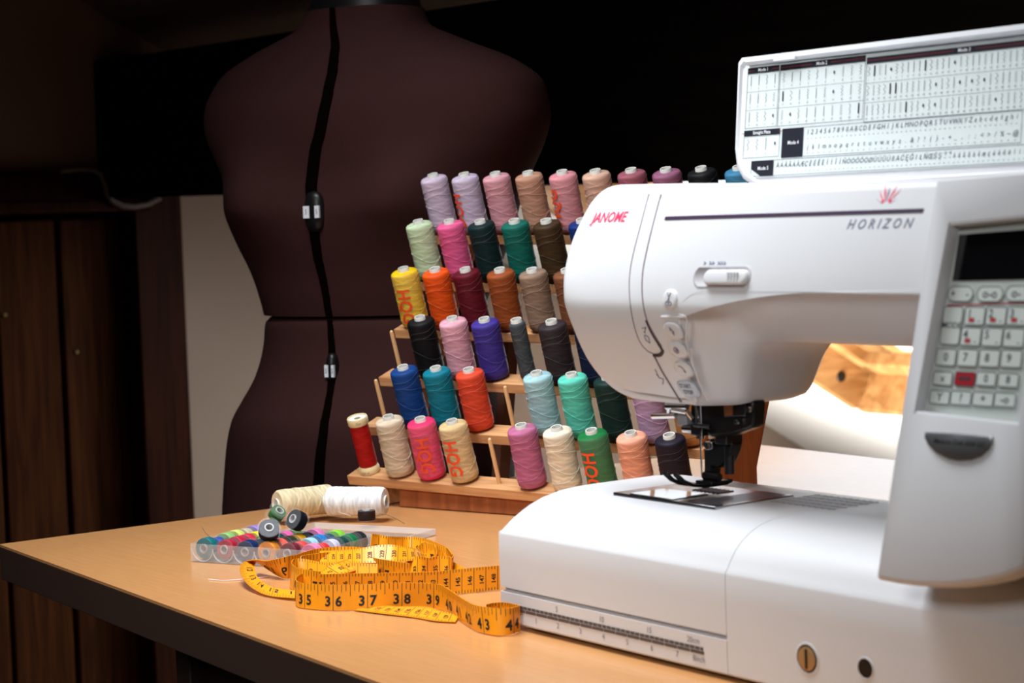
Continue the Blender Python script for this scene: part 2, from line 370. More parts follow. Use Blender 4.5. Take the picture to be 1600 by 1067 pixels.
def weave(name, col):
    mt = mat(name, col, .85, spec=.15, var=.1, scale=14); nt = mt.node_tree; b = nt.nodes['Principled BSDF']
    tc = nt.nodes.new('ShaderNodeTexCoord'); wv = nt.nodes.new('ShaderNodeTexWave'); wv.inputs['Scale'].default_value = 165; wv.wave_type = 'BANDS'; wv.bands_direction = 'DIAGONAL'
    mxx = nt.nodes.new('ShaderNodeMix'); mxx.data_type = 'RGBA'; mxx.blend_type = 'MULTIPLY'; mxx.inputs[0].default_value = .5
    src = b.inputs['Base Color'].links[0].from_socket
    nt.links.new(tc.outputs['Object'], wv.inputs[0]); nt.links.new(src, mxx.inputs[6]); nt.links.new(wv.outputs['Color'], mxx.inputs[7]); nt.links.new(mxx.outputs[2], b.inputs['Base Color'])
    bp = nt.nodes.new('ShaderNodeBump'); bp.inputs['Strength'].default_value = .3; bp.inputs['Distance'].default_value = .0005
    nt.links.new(wv.outputs['Fac'], bp.inputs['Height']); nt.links.new(bp.outputs[0], b.inputs['Normal']); return mt
maroon = weave('maroon_jersey', (.046, .0155, .0148))
df = empty('dress_form', (MX, MY, FLZ)); tag(df, 'dark maroon fabric dress form behind the thread rack, with a black centre gap', 'mannequin')
def body(name, F, t0, t1, n):
    g = MB(); g.rings([[F(t0+(t1-t0)*i/n, 2*PI*j/72) for j in range(72)] for i in range(n+1)]); return obj(name, g, maroon, df, smooth=50)
ub = body('upper_body', F1, 17, 487, 66); lb = body('lower_body', F2, 491, 960, 60)
g = MB(); g.rings([[MO+ev*0+(F1(487, 2*PI*j/48)-MO-Vector((0,0,F1(487,0).z)))*.93+Vector((0,0,F1(487,0).z+dz)) for j in range(48)] for dz in (.01, -.02)]); obj('waist_core', g, gapm, df)
cN = sum((F1(17, 2*PI*j/16) for j in range(16)), Vector())/16
g = MB(); g.rings([[cN+(F1(17, 2*PI*j/48)-cN)*s+Vector((0,0,dz)) for j in range(48)] for s, dz in ((.95,-.004),(.97,-.001),(.93,.012),(.8,.02),(.2,.024))]); obj('neck_cap', g, black, df)
z_hip = F2(960, 0).z
g = MB().cyl((MX, MY, FLZ+.03), (MX, MY, z_hip+.02), .014); obj('pole', g, dsteel, df)
for k in range(4):
    a = k*PI/2+.4; obj('foot', MB().tube([(MX, MY, FLZ+.06), (MX+.12*math.cos(a), MY+.12*math.sin(a), FLZ+.03), (MX+.22*math.cos(a), MY+.22*math.sin(a), FLZ+.01)], .01), dsteel, df)
def front_phi(F, t, px):
    best = None
    for i in range(-400, 401):
        ph = i*PI/1000; q = F(t, ph); d = q-CAM; X = 800+FP*d.dot(RX)/d.dot(RF)
        if best is None or abs(X-px) < best[0]: best = (abs(X-px), ph)
    return best[1]
def strip(F, rows, name, par):
    g = MB(); rr = []
    for t, px, wd in rows:
        ph = front_phi(F, t, px); q = F(t, ph); e = (F(t, ph+.02)-F(t, ph-.02)).normalized(); nn = e.cross(Vector((0, 0, 1))).normalized()
        if nn.dot(ef) < 0: nn = -nn
        h = wd/2; rr.append([q-e*h-nn*.004, q-e*h+nn*.0025, q+nn*.0035, q+e*h+nn*.0025, q+e*h-nn*.004])
    g.rings(rr, closed=False, cap0=False, cap1=False); return obj(name, g, gapm, df, smooth=60)
def dense(rows, n=5):
    o = []
    for i in range(len(rows)-1):
        for k in range(n): o.append(tuple(lerp(a, b, k/n) for a, b in zip(rows[i], rows[i+1])))
    return o+[rows[-1]]
strip(F1, dense([(17,520,.006),(40,521,.008),(80,525,.011),(120,520,.013),(180,507,.014),(240,493,.015),(290,487,.015),(330,489,.014),(370,493,.012),(400,498,.011),(440,508,.009),(486,515,.008)]), 'centre_gap', df)
strip(F2, dense([(493,516,.006),(530,519,.008),(570,521,.010),(600,516,.008),(640,508,.010),(690,501,.012),(750,497,.014),(800,495,.015),(850,495,.014)]), 'centre_gap', df)
lab = mat('label_white', (.75, .78, .85), .5)
for F, t, px, hh, ww in ((F1, 329, 492, .024, .0135), (F2, 567, 520, .021, .0080)):
    ph = front_phi(F, t, px); q = F(t, ph); e = (F(t, ph+.02)-F(t, ph-.02)).normalized(); nn = e.cross(Vector((0,0,1))).normalized()
    if nn.dot(ef) < 0: nn = -nn
    up = nn.cross(e).normalized();  up = up if up.z > 0 else -up
    g = MB(); rs = []
    for i in range(9):
        th = -PI/2+PI*i/8; rs.append([q+up*hh*1.0*math.sin(th)+e*ww*max(.02,math.cos(th)**.6)*math.cos(2*PI*j/20)+nn*(.008*max(.05,math.cos(th)**.6)*math.sin(2*PI*j/20)) for j in range(20)])
    g.rings(rs); dl = obj('adjuster_dial', g, black, df, smooth=60)
    for sx, wx in ((-.45, .30), (.62, .22)):
        c = q+e*ww*sx+nn*.0088
        g = MB(); g.rings([[c-e*ww*wx-up*.007-nn*k, c+e*ww*wx-up*.007-nn*k, c+e*ww*wx+up*.007-nn*k, c-e*ww*wx+up*.007-nn*k] for k in (0, .003)])
        lo = obj('dial_window', g, lab, dl, world=False); lo.location = (0, 0, 0)
        g2 = MB(); put_text(g2, '5', .008, lambda a, b: c+e*a*.6+up*b+nn*.0003); tx = obj('dial_number', g2, ink, dl, world=False, recalc=False); tx.location = (0, 0, 0)

# ------------------------------------------------------------------ thread rack
ANG = math.radians(17.55); INC = .0194; TL = math.radians(18); PIT = .0422; BK = .0274; UP = .0496; SL = .0663
rz = Matrix.Rotation(ANG, 4, 'Z') @ Matrix.Rotation(INC, 4, 'Y')
top0 = Vector((-.6198, .2539, .0976))
RM = Matrix.Translation(top0) @ rz @ Matrix.Rotation(TL, 4, 'X') @ Matrix.Translation((0, 0, -SL))
org = RM.translation
RL = Matrix.Translation(org) @ rz
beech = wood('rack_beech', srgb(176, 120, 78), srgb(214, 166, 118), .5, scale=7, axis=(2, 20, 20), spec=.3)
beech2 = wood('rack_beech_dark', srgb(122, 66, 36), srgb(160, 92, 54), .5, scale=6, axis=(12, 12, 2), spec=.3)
rack = empty('thread_rack', org, (0, INC, ANG)); tag(rack, 'tiered beech wood thread rack with six rails of pegs behind the sewing machine', 'thread rack')
FILL = {0: {4}, 1: {0, 4}, 2: {0}}
NP = 10; ZL = org.z
rt = Matrix.Rotation(TL, 4, 'X')
pegproto = None
for k in range(6):
    M = Matrix.Translation((0, k*BK, k*UP)) @ rt
    obj('rail', MB().box((-.0225, -.0125, -.0105), (9*PIT+.016, .0125, 0), M), beech, rack, world=False, bevel=.0008)
    for i in range(10):
        if pegproto is None:
            pg = MB().lathe([(.0022, -.004), (.0022, .046), (.0018, .0485), (.0008, .0495), (.0001, .0497)], 12)
            pegproto = obj('peg', pg, mat('peg_wood', srgb(216, 170, 120), .5, var=.1, scale=80), rack, world=False); p_ = pegproto
        else:
            p_ = pegproto.copy(); C.objects.link(p_)
        p_.location = (i*PIT, k*BK, k*UP); p_.rotation_euler = (TL, 0, 0)
zf = -ZL
def panel(x0, x1, f0, wb, wt, name, mt):
    g = MB(); z0 = zf; z1 = 5*UP+.004
    sl_ = BK/UP
    po = [(f0+z0*sl_, z0-.0), (f0+z1*sl_, z1), (f0+z1*sl_+wt, z1), (f0+.02*sl_+wb, .02), (f0+wb+.014, z0)]
    z0b = z0 + INC*x0*1.0
    po = [(a, b if b > z0+.001 else z0+INC*x1+.0006) for a, b in po]
    g.prism(po, lambda a, b, d: Vector((d, a, b)), x0, x1); return obj(name, g, mt, rack, world=False, bevel=.001)
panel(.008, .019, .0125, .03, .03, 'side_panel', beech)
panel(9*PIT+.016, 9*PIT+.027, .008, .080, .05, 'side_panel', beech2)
g = MB(); xa = 2.45*PIT; po = [(.070, zf+INC*xa+.0006), (.090, zf+INC*xa+.0006), (.118, .16), (.098, .16)]
g.prism(po, lambda a, b, d: Vector((d, a, b)), xa, xa+.010); obj('centre_support', g, mat('dark_rack_wood', srgb(86, 54, 40), .6, var=.15, scale=30), rack, world=False, bevel=.001)
g = MB(); x0, x1 = .040, 9*PIT+.004
g.rings([[Vector((x, y, z)) for y, z in ((-.002, zf+INC*x+.0006), (.012, zf+INC*x+.0006), (.012, -.0135), (-.002, -.0135))] for x in (x0, x1)])
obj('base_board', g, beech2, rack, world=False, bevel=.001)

corem = mat('core_plastic', (.66, .66, .62), .4, spec=.4)
film = mat('clear_film', (.9, .92, .95), .12, spec=.5, alpha=.05)
redink = mat('orange_red_ink', (.80, .07, .015), .5)
def spool_mesh(r=.0147, core=.0059, L=SL, slim=False):
    b0, b1 = .0022, L-.0042
    prof = [(core, b0), (r*.86, b0), (r*.97, b0+.0022), (r, b0+.006)]
    for i in range(1, 10): prof.append((r*(1-.015*math.sin(i/10*PI)+.006*math.sin(i*2.3)), lerp(b0+.006, b1-.006, i/10)))
    prof += [(r*.998, b1-.0035), (r*.975, b1-.0017), (r*.91, b1-.0004), (r*.78, b1+.0003), (core, b1+.0005)]
    return MB().lathe(prof, 36)
def core_mesh(core=.0059, L=SL):
    return MB().lathe([(core-.0012, .001), (core+.0006, 0), (core+.0006, .001), (core, .0016), (core, L-.001), (core-.0004, L), (core-.0012, L-.0002), (core-.0016, L-.004), (core-.0016, .01), (core-.0012, .001)], 28)
dummy = thread_mat((.5, .5, .5))
def new_spool(name, col, r=.0147, core=.0059):
    e = empty(name, (0, 0, 0))
    o = obj('thread_winding', spool_mesh(r, core), dummy, e, world=False, smooth=40)
    c = obj('spool_core', core_mesh(core), corem, e, world=False, smooth=40)
    g = MB(); rs_ = random.Random(3)
    for zc0, am, ph in ((.016, .006, .4), (.027, -.007, 1.3), (.038, .008, 2.6), (.047, -.005, 4.0), (.053, .004, .9)):
        g.tube([Vector(((r+.00012)*math.cos(a), (r+.00012)*math.sin(a), zc0+am*math.sin(a+ph)+.0012*math.sin(3*a))) for a in [2*PI*k/48 for k in range(49)]], .00016, 4)
    obj('thread_strand', g, dummy, e, world=False)
    return e
proto = new_spool('thread_spool', None); protoslim = new_spool('thread_spool', None, .0085, .0059)
used = {proto: False, protoslim: False}
def wrap_letters(e, r, flip, ang0, zc, size=.0200):
    g = MB()
    def fn(a, b):
        ang = ang0 + (b if not flip else -b)/r*1.0; z = zc + (-a if not flip else a)
        return Vector(((r+.0004)*math.cos(ang), (r+.0004)*math.sin(ang), z))
    put_text(g, 'HQG', size, fn, bold=.0005, sub=2, xs=.86)
    return obj('printed_letters', g, redink, e, world=False, recalc=False)
def place_spool(col, loc, rot, label, group, slim=False, letters=None, cat_='thread spool', pr=None):
    p = protoslim if slim else proto
    if not used[p]: e = p; used[p] = True
    else: e = copy_tree(p)
    e.location = loc; e.rotation_euler = rot
    w_ = [c for c in e.children if c.name.startswith('thread_winding')][0]
    w_.material_slots[0].link = 'OBJECT'; w_.material_slots[0].material = thread_mat(col)
    ws = [c for c in e.children if c.name.startswith('thread_strand')][0]
    ws.material_slots[0].link = 'OBJECT'; ws.material_slots[0].material = thread_mat(tuple(min(.95, q*1.35+.035) for q in col))
    if letters:
        flip, a0, zc = letters
        obj('film_wrap', MB().lathe([(.0151, .006), (.0152, SL*.5), (.0151, SL-.008), (.0140, SL-.0048)], 36), film, e, world=False, smooth=60)
        wrap_letters(e, .0152, flip, a0, zc)
    tag(e, label, cat_, group); return e
S = srgb
rows = [
 [(1,'cream',S(216,196,170)),(2,'hot pink',S(236,50,104)),(3,'beige lettered',S(216,184,132)),(5,'mauve',S(184,104,142)),(6,'ivory',S(232,218,196)),(7,'bright green lettered',S(8,112,52)),(8,'peach',S(232,160,134)),(9,'dark navy',S(22,15,34))],
 [(1,'royal blue',S(10,62,130)),(2,'teal blue',S(0,118,140)),(3,'coral red',S(218,72,44)),(5,'pale blue',S(160,198,206)),(6,'mint green',S(90,198,176)),(7,'dark bottle green',S(8,42,38)),(8,'pale lilac',S(176,146,180)),(9,'tan',S(178,120,70))],
 [(1,'black',S(8,9,14)),(2,'pale pink',S(226,164,180)),(3,'violet blue',S(62,48,140)),(4,'slim grey',S(66,72,76)),(5,'dark brown',S(48,38,42)),(6,'midnight blue',S(12,24,56))],
 [(0,'yellow lettered',S(250,196,10)),(1,'orange',S(240,84,16)),(2,'dark maroon',S(96,10,28)),(3,'rust brown',S(148,72,30)),(4,'taupe',S(142,116,98)),(5,'chestnut brown',S(120,72,46))],
 [(0,'pale green',S(196,216,178)),(1,'rose pink',S(226,92,144)),(2,'very dark green',S(6,36,38)),(3,'emerald teal',S(6,98,86)),(4,'olive brown',S(62,44,22)),(5,'deep blue',S(8,42,110))],
 [(0,'pale lilac',S(204,184,206)),(1,'lilac lettered',S(200,182,206)),(2,'dusty pink',S(214,152,162)),(3,'tan pink',S(188,140,116)),(4,'pink lettered',S(212,136,144)),(5,'beige pink',S(206,164,144)),(6,'dusky rose',S(150,84,98)),(7,'plum',S(142,88,116)),(8,'black',S(10,12,16)),(9,'steel blue',S(58,122,160))]]
RN = ['bottom', 'second lowest', 'third lowest', 'third highest', 'second highest', 'top']
LET = {(0,2):(False,-1.15,.030),(0,3):(False,-1.45,.030),(0,7):(False,-1.6,.029),(3,0):(False,-1.35,.027),(5,1):(False,-2.05,.028),(5,4):(True,-2.0,.031)}
erot = (rz @ Matrix.Rotation(TL, 4, 'X')).to_euler()
for k, rw in enumerate(rows):
    nm = {i: n for i, n, c in rw}; order = [i for i, _, _ in rw]
    for j, (i, n, c) in enumerate(rw):
        loc = RL @ Vector((i*PIT, k*BK, k*UP))
        loc = loc + (rz @ rt).to_3x3() @ Vector((0, 0, .0004))
        lf = nm[order[j-1]] if j else None; rt_ = nm[order[j+1]] if j+1 < len(order) else None
        sh = lambda q: q.replace(' lettered', '')
        nb = 'between %s and %s' % (sh(lf), sh(rt_)) if lf and rt_ else ('left of %s' % sh(rt_) if rt_ else 'right of %s' % sh(lf))
        if k == 0 and i == 1: nb = 'between small red reel and hot pink'
        txt = n+' thread spool'
        rr = Euler(erot); rr.rotate_axis('Z', random.uniform(-.25, .25) if (k, i) not in LET else 0)
        rr.rotate_axis('X', random.uniform(-.012, .012)); rr.rotate_axis('Y', random.uniform(-.02, .02))
        place_spool(c, loc, rr, '%s, %s rack rail, %s' % (txt, RN[k], nb), 'thread spools on the wooden rack', slim='slim' in n, letters=LET.get((k, i)))
# the small red reel at the left end of the bottom rail
e = empty('thread_reel', RL @ Vector((.000, 0, .0005)), erot)
cre = mat('cream_plastic', srgb(226, 206, 160), .45)
obj('thread_winding', MB().lathe([(.004, .008), (.0095, .008), (.0100, .012), (.0098, .03), (.0100, .05), (.0095, .0545), (.004, .0545)], 32), thread_mat(S(176, 14, 14)), e, world=False)
obj('end_flange', MB().lathe([(.0035, .0), (.0105, .0), (.0109, .001), (.0109, .0052), (.0103, .0066), (.0098, .008), (.004, .008)], 32, cap=False), cre, e, world=False)
obj('end_flange', MB().lathe([(.004, .0545), (.0104, .0545), (.0109, .0555), (.0109, .0615), (.0105, .0625), (.0095, .0625), (.0092, .061), (.0035, .061), (.0035, .0545)], 32), cre, e, world=False)
obj('top_label', MB().lathe([(.0036, .0612), (.0091, .0612)], 28), mat('paper_white', (.75, .75, .74), .6), e, world=False)
g = MB(); put_text(g, '100 m', .0038, lambda a, b: Vector((.0111*math.cos(-1.35+a/.0109), .0111*math.sin(-1.35+a/.0109), .0026+b)), sub=1); obj('printed_length', g, greyp, e, world=False, recalc=False)
g = MB(); put_text(g, 'Gu', .0042, lambda a, b: Vector((.0111*math.cos(-.85+a/.0109), .0111*math.sin(-.85+a/.0109), .0585+b)), sub=1); obj('printed_name', g, greyp, e, world=False, recalc=False)
tag(e, 'slim red thread reel with cream ends at the left of the bottom rail', 'thread spool')

# ------------------------------------------------------------------ sewing machine
SM = empty('sewing_machine', (.23, .08, 0)); tag(SM, 'white computerised sewing machine with open stitch chart lid on the table', 'sewing machine')
def face(z):
    if z > .235: return .020 + min(1.6, (z-.235)/.065)**1.5*.022
    return .020 + ((.235-z)/.070)**1.4*.038
def onface(px, py):
    y = .03
    for _ in range(40): p = on(px, py, 1, y); y = .5*y+.5*face(p.z)
    return p
def resample(pts, n):
    L = [0]
    for a, b in zip(pts, pts[1:]): L.append(L[-1]+math.dist(a, b))
    out = []
    for i in range(n):
        t = L[-1]*i/(n-1); out.append(tuple(interp(t, L, [p[k] for p in pts]) for k in range(len(pts[0]))))
    return out
def smooth_poly(pts, n):
    o = []; ts = list(range(len(pts)))
    for i in range(8*(len(pts)-1)+1): o.append(tuple(cat([p[k] for p in pts], ts, i/8) for k in range(len(pts[0]))))
    return resample(o, n)
NL = 64
Lp = smooth_poly([(.060,.3165),(.050,.3155),(.0425,.311),(.0375,.302),(.0325,.280),(.0325,.256),(.0365,.235),(.0395,.217),(.0405,.20),(.0420,.188),(.0455,.178),(.052,.1705),(.062,.1662),(.078,.1645),(.112,.1640)], NL)
# right side points: front (x,z) and throat (x,z) for the flare
Rf = [(.400,.3105),(.400,.295),(.400,.270),(.400,.2445)]+[(x,.2435) for x in (.38,.34,.30,.26,.23,.205)]+[(.192,.2434),(.1835,.2427),(.176,.2403),(.1695,.2355),(.1640,.227),(.1585,.214),(.1535,.203),(.1485,.191),(.1440,.180),(.1405,.1715),(.1385,.1665),(.134,.1645)]
Rb = [(.400,.3105),(.400,.295),(.400,.270),(.400,.2100)]+[(x,.2095) for x in (.385,.35,.315,.28,.250,.226)]+[(.214,.2092),(.205,.2088),(.198,.207),(.191,.204),(.186,.200),(.181,.195),(.177,.189),(.173,.182),(.169,.175),(.165,.1685),(.161,.1655),(.154,.1645)]
RR = resample([a+b for a, b in zip(Rf, Rb)], NL) if False else None
def densify(seq, n):
    L = [0]
    for a, b in zip(seq, seq[1:]): L.append(L[-1]+math.dist(a[:2], b[:2]))
    return [tuple(interp(L[-1]*i/(n-1), L, [p[k] for p in seq]) for k in range(4)) for i in range(n)]
RR = densify([a+b for a, b in zip(Rf, Rb)], NL)
MC = 24
topm = [((lerp(Lp[0][0], RR[0][0], i/MC)), lerp(.3165, .3105, min(1, i/MC*1.8))) for i in range(1, MC)]
botm = [(lerp(RR[-1][0], Lp[-1][0], i/24), .1642) for i in range(1, 24)]
# closed outline (clockwise from the top left), with the edge radius at each point
loop = [(x, z, x, z, .010) for x, z in [Lp[0]]+topm] + [(a, b, c, d, (.0016 if b > .206 else .003)) for a, b, c, d in RR] + [(x, z, x+.02*(23-i)/24, z, .0035+.0025*(i+1)/24) for i, (x, z) in enumerate(botm)] + [(x, z, x, z, .011) for x, z in Lp[::-1][:-1]]
for q in range(len(loop)):
    X5, Z5 = loop[q][:2]
    if X5 < .13 and Z5 < .235: loop[q] = loop[q][:4] + (.011-.005*min(1, (.235-Z5)/.04),)
n_ = len(loop)
def nrm2(i):
    a = loop[i-1]; b = loop[(i+1) % n_]; tx, tz = b[0]-a[0], b[1]-a[1]; l = math.hypot(tx, tz) or 1
    return (-tz/l*-1, tx/l*-1)          # inward for a clockwise loop
def ss(t): t = max(0, min(1, t)); return t*t*(3-2*t)
rings = []
for ang in (0, 15, 30, 45, 60, 75, 90):
    a = math.radians(ang); r_ = []
    for i, (x, z, xb, zb_, r) in enumerate(loop):
        nx_, nz_ = nrm2(i); ins = r*(1-math.sin(a)); d = r*(1-math.cos(a))
        r_.append(Vector((x+nx_*ins, face(z)+d, z+nz_*ins)))
    rings.append(r_)
for d in (.009, .0125, .016, .020, .025, .030, .036, .042, .052, .066, .085, .105, .118, .126, .130):
    r_ = []
    for i, (x, z, xb, zb_, r) in enumerate(loop):
        t = max(0, min(1, (d-.0035)/.040)); t = t*(1-.25*t)/.75; t = min(1, t); y0 = face(z)+r; yb = .020+d+ (face(z)-.020)*max(0, 1-d/.07)
        y = max(y0+.0005, yb); X, Z = lerp(x, xb, t), lerp(z, zb_, t)
        if d > .105:
            nx_, nz_ = nrm2(i); k = (1-math.sqrt(max(0, 1-((d-.105)/.026)**2)))*.02; X += nx_*k; Z += nz_*k
        r_.append(Vector((X, y, Z)))
    rings.append(r_)
g = MB(); g.rings(rings, cap0=False, cap1=True)
# curved front face
r0 = rings[0]; iT = 0; left = [r0[0]]+[r0[n_-k] for k in range(1, NL)]; right = [r0[MC+k] for k in range(NL)]
fr = []
for a, b in zip(left, right):
    row = []
    for k in range(25):
        t = k/24; q = a.lerp(b, t); q.y = lerp(a.y, b.y, t) if k in (0, 24) else face(q.z); row.append(q)
    fr.append(row)
fr[0] = [q.copy() for q in r0[:MC+1]]
fr[-1] = [left[-1]]+[r0[MC+NL+22-j].copy() for j in range(23)]+[right[-1]]
g.rings(fr, closed=False, cap0=False, cap1=False)
bm = bmesh.new(); me = bpy.data.meshes.new('t'); me.from_pydata([tuple(v) for v in g.v], [], g.f); bm.from_mesh(me)
bmesh.ops.remove_doubles(bm, verts=bm.verts, dist=.00005); bm.verts.index_update()
g.v = [v.co.copy() for v in bm.verts]; g.f = [tuple(v.index for v in f.verts) for f in bm.faces]; g.mi = [0]*len(g.f); bm.free()
head = obj('head_and_arm', g, white, SM, smooth=52)

# base: accessory tray on the left, body on the right
def base_part(name, xs, zc, x_end0, notch):
    g = MB(); rs = []
    for x, h in zip(xs, zc):
        front = [(.0015, .0035), (0, .005), (-.0002, .026)]
        front += [(.0042, .0268), (.0042, .0286), (-.0002, .0294)] if notch else [(-.0002, .0268), (-.0002, .0286), (-.0002, .0294)]
        front += [(-.0004, .05), (-.0002, .0675), (.0004, .0695), (.0022, .0715)]
        arc = [(.005, .0765), (.0095, .0825), (.0155, .0878), (.0225, .0923), (.031, .0957), (.042, .0982), (.055, .0994), (.07, .0998), (.13, .0998), (.144, .0990), (.149, .0965), (.151, .092)]
        r = [(y, .0695+(z-.0695)*h if z > .0695 else z) for y, z in front+arc]+[(.152, .07), (.152, .0035)]
        rs.append([Vector((x, y, z)) for y, z in r])
    g.rings(rs); return obj(name, g, white, SM, smooth=40)
xs = [-.0170, -.0168, -.0158, -.0135, -.0095, -.004, .003, .012, .024, .04, .08, .12, .17, .2255]
hs = [.03, .24, .46, .63, .76, .87, .95, .985, 1, 1, 1, 1, 1, 1]
base_part('accessory_tray', xs, hs, 0, True)
base_part('base_body', [.2260, .30, .40, .455, .464, .470], [1, 1, 1, 1, .97, .8], 0, False)
for x, y in [(.01, .02), (.44, .02), (.01, .13), (.44, .13)]: obj('rubber_foot', MB().cyl((x, y, 0), (x, y, .006), .009), black, SM)
# ruler
g = MB(); yk = -.0006
for zc_, h, step, nst in ((.0172, .0010, .01/2, 41), (.0146, .0010, .0254/2, 16)):
    x = .0
    while x < .2032:
        g.box((x+.0005, yk, zc_-h), (min(x+step, .2035)-.0005, .001, zc_+h)); x += step
rl_ = obj('ruler_bars', g, mat('ruler_grey', srgb(84, 76, 74), .5), SM, smooth=0)
RNUM = [(i*.0254, .0100, str(i)) for i in range(1, 8)] + [(.05, .0216, '5'), (.10, .0216, '10'), (.15, .0216, '15'), (.194, .0216, '20cm'), (.199, .0100, '8inch')]
for x_, z_, t_ in RNUM:
    g = MB(); put_text(g, t_, .0056, lambda a, b: Vector((x_+a, yk, z_+b))); obj('ruler_number', g, greyp, SM, smooth=0, recalc=False)
# adjusting screw and socket in the base front
for px, py, r, nm in ((1262, 1029, .0085, 'screw_recess'), (1353, 1044, .0058, 'socket')):
    c = on(px, py, 1, 0); M4 = Matrix.Translation(c) @ Matrix.Rotation(PI/2, 4, 'X')
    o = obj(nm, MB().lathe([(r*1.18, -.0001), (r*1.17, .0006), (r*1.04, .0008), (r, .0002), (r, -.001), (.0001, -.0012)] if nm == 'socket' else [(r*1.18, -.0001), (r*1.17, .0006), (r*1.04, .0008), (r, .0002)], 28, M4), white, SM)
    if nm == 'socket': obj('socket_hole', MB().lathe([(r*.98, .0005), (.0001, .0005)], 24, M4), black, SM)
    else:
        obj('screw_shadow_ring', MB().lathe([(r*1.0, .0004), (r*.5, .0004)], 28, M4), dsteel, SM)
        obj('screw_head', MB().lathe([(r*.86, .0004), (r*.86, .001), (r*.8, .0012), (.0001, .0012)], 24, M4), mat('brass_screw', (.45, .28, .13), .45, metal=.5), SM)
        obj('screw_slot', MB().box((c.x-.0008, -.0017, c.z-r*.7), (c.x+.0008, -.0010, c.z+r*.7)), black, SM)
# needle plate and bed
PZ = .0998
npm = mat('polished_plate', (.42, .43, .46), .16, metal=1)
obj('needle_plate', MB().box((.0627, .0430, PZ-.002), (.1700, .1150, PZ+.0008)), npm, SM, bevel=.0006)
obj('bobbin_cover', MB().box((.078, .0455, PZ+.0006), (.124, .078, PZ+.0013)), mat('smoke_cover', (.04, .045, .05), .08, spec=.7, coat=.5), SM, bevel=.0005)
g = MB()
for k in range(7): g.box((.098+k*.0042, .086, PZ+.0006), (.0995+k*.0042, .101, PZ+.0014))
obj('feed_dogs', g, dsteel, SM, smooth=0)
g = MB()
for k in range(8): g.box((.140+k*.0035, .047, PZ+.0008), (.1403+k*.0035, .111, PZ+.0010))
for k in range(8): put_text(g, str(k+3), .0030, lambda a, b, k=k: Vector((.1415+k*.0035+a*.8, .081+b, PZ+.0010)))
for k in range(10): g.box((.178+k*.006, .085, PZ+.0001), (.1782+k*.006, .132, PZ+.0003))
for k in range(5): g.box((.176, .088+k*.010, PZ+.0001), (.236, .0883+k*.010, PZ+.0003))
obj('printed_guide_lines', g, greyp, SM, smooth=0)
obj('bed_seam', MB().box((.02, .0398, .0970), (.2255, .0401, .0974)), greyp, SM, smooth=0)

# control column
fo = [(1463, 277), (1370, 905), (1400, 911), (1440, 915), (1485, 915), (1530, 910), (1565, 902), (1597, 889), (1646, 600), (1682, 258)]
O0 = Vector((.384, -.030, .088)); ez = Vector((0, .053, .231)).normalized(); ex = Vector((1, 0, 0)); cn = ex.cross(ez).normalized()
if cn.y > 0: cn = -cn
def oc(px, py, d=0): return onpl(px, py, O0+cn*d, cn)
outer = [oc(*p) for p in fo]; cen = sum(outer, Vector())/len(outer)
def insetp(P, k, d): return [p+(cen-p).normalized()*k + cn*d for p in P]
inner = [oc(*p) for p in [(1484, 352), (1429, 641), (1590, 660), (1641, 336)]]
g = MB()
back = [Vector((min(max(p.x, .392), .470), .150, max(p.z, .085)-.004)) for p in outer]
g.rings([insetp(outer, .002, -.0125), insetp(outer, 0, -.0135), [p+Vector((0, .02, 0)) for p in outer], back])
obj('column_body', g, white, SM, smooth=40)
# frame around the control panel: outer rim to inner opening
def ring_frame(O, I, d0, d1, rr):
    g = MB(); 
    # match the four inner corners to the outer outline
    idx = [0, 1, 7, 9]; Iexp = []
    segs = [(0, 1, 0, 1), (1, 7, 1, 2), (7, 9, 2, 3)]
    out = []
    for a, b, i0, i1 in segs:
        for k in range(a, b): out.append((O[k], I[i0].lerp(I[i1], (k-a)/(b-a))))
    out.append((O[9], I[3]))
    Oo = [p for p, _ in out]; Ii = [q for _, q in out]
    R1 = [p+cn*d0 for p in Oo]; R2 = [p+cn*(d1-rr) for p in Oo]; R3 = [p+(q-p).normalized()*rr*.3+cn*(d1-rr*.3) for p, q in zip(Oo, Ii)]; R4 = [p+(q-p).normalized()*rr+cn*d1 for p, q in zip(Oo, Ii)]
    R5 = [q+(p-q).normalized()*rr*.8+cn*d1 for p, q in zip(Oo, Ii)]; R6 = [q+cn*(d1-rr*.4) for q in Ii]; R7 = [q+cn*d0 for q in Ii]
    g.rings([R1, R2, R3, R4, R5, R6, R7], cap0=False, cap1=False); return g
obj('panel_frame', ring_frame(outer, inner, -.0122, 0, .0030), white, SM, smooth=45)
pn = mat('key_panel', srgb(186, 194, 190), .45)
g = MB(); b_ = [p-cn*.0087 for p in inner]; g.rings([[p-cn*.003 for p in b_], b_]); kp = obj('control_panel', g, pn, SM)
cyu = (oc(1484, 352)-oc(1429, 641)).normalized()
def PC(px, py, d=-.0040):
    c = oc(px, py, -.0087); c2 = c+cn*(d+.0042)
    return lambda a, b: c2+ex*a+ez*b
ledge = mat('ledge_white', (.85, .85, .87), .3)
f0 = PC(1499, 367); d0 = oc(1500, 367, -.0087); d1_ = oc(1489, 439, -.0087); d2 = oc(1618, 436, -.0087); d3 = oc(1628, 357, -.0087)
g = MB(); g.rings([[p, q, r, s] for p, q, r, s in [[v+cn*k for v in (d0, d1_, d2, d3)] for k in (0, .0006)]]); obj('display', g, mat('display_black', (.004, .004, .005), .15, spec=.5), kp)
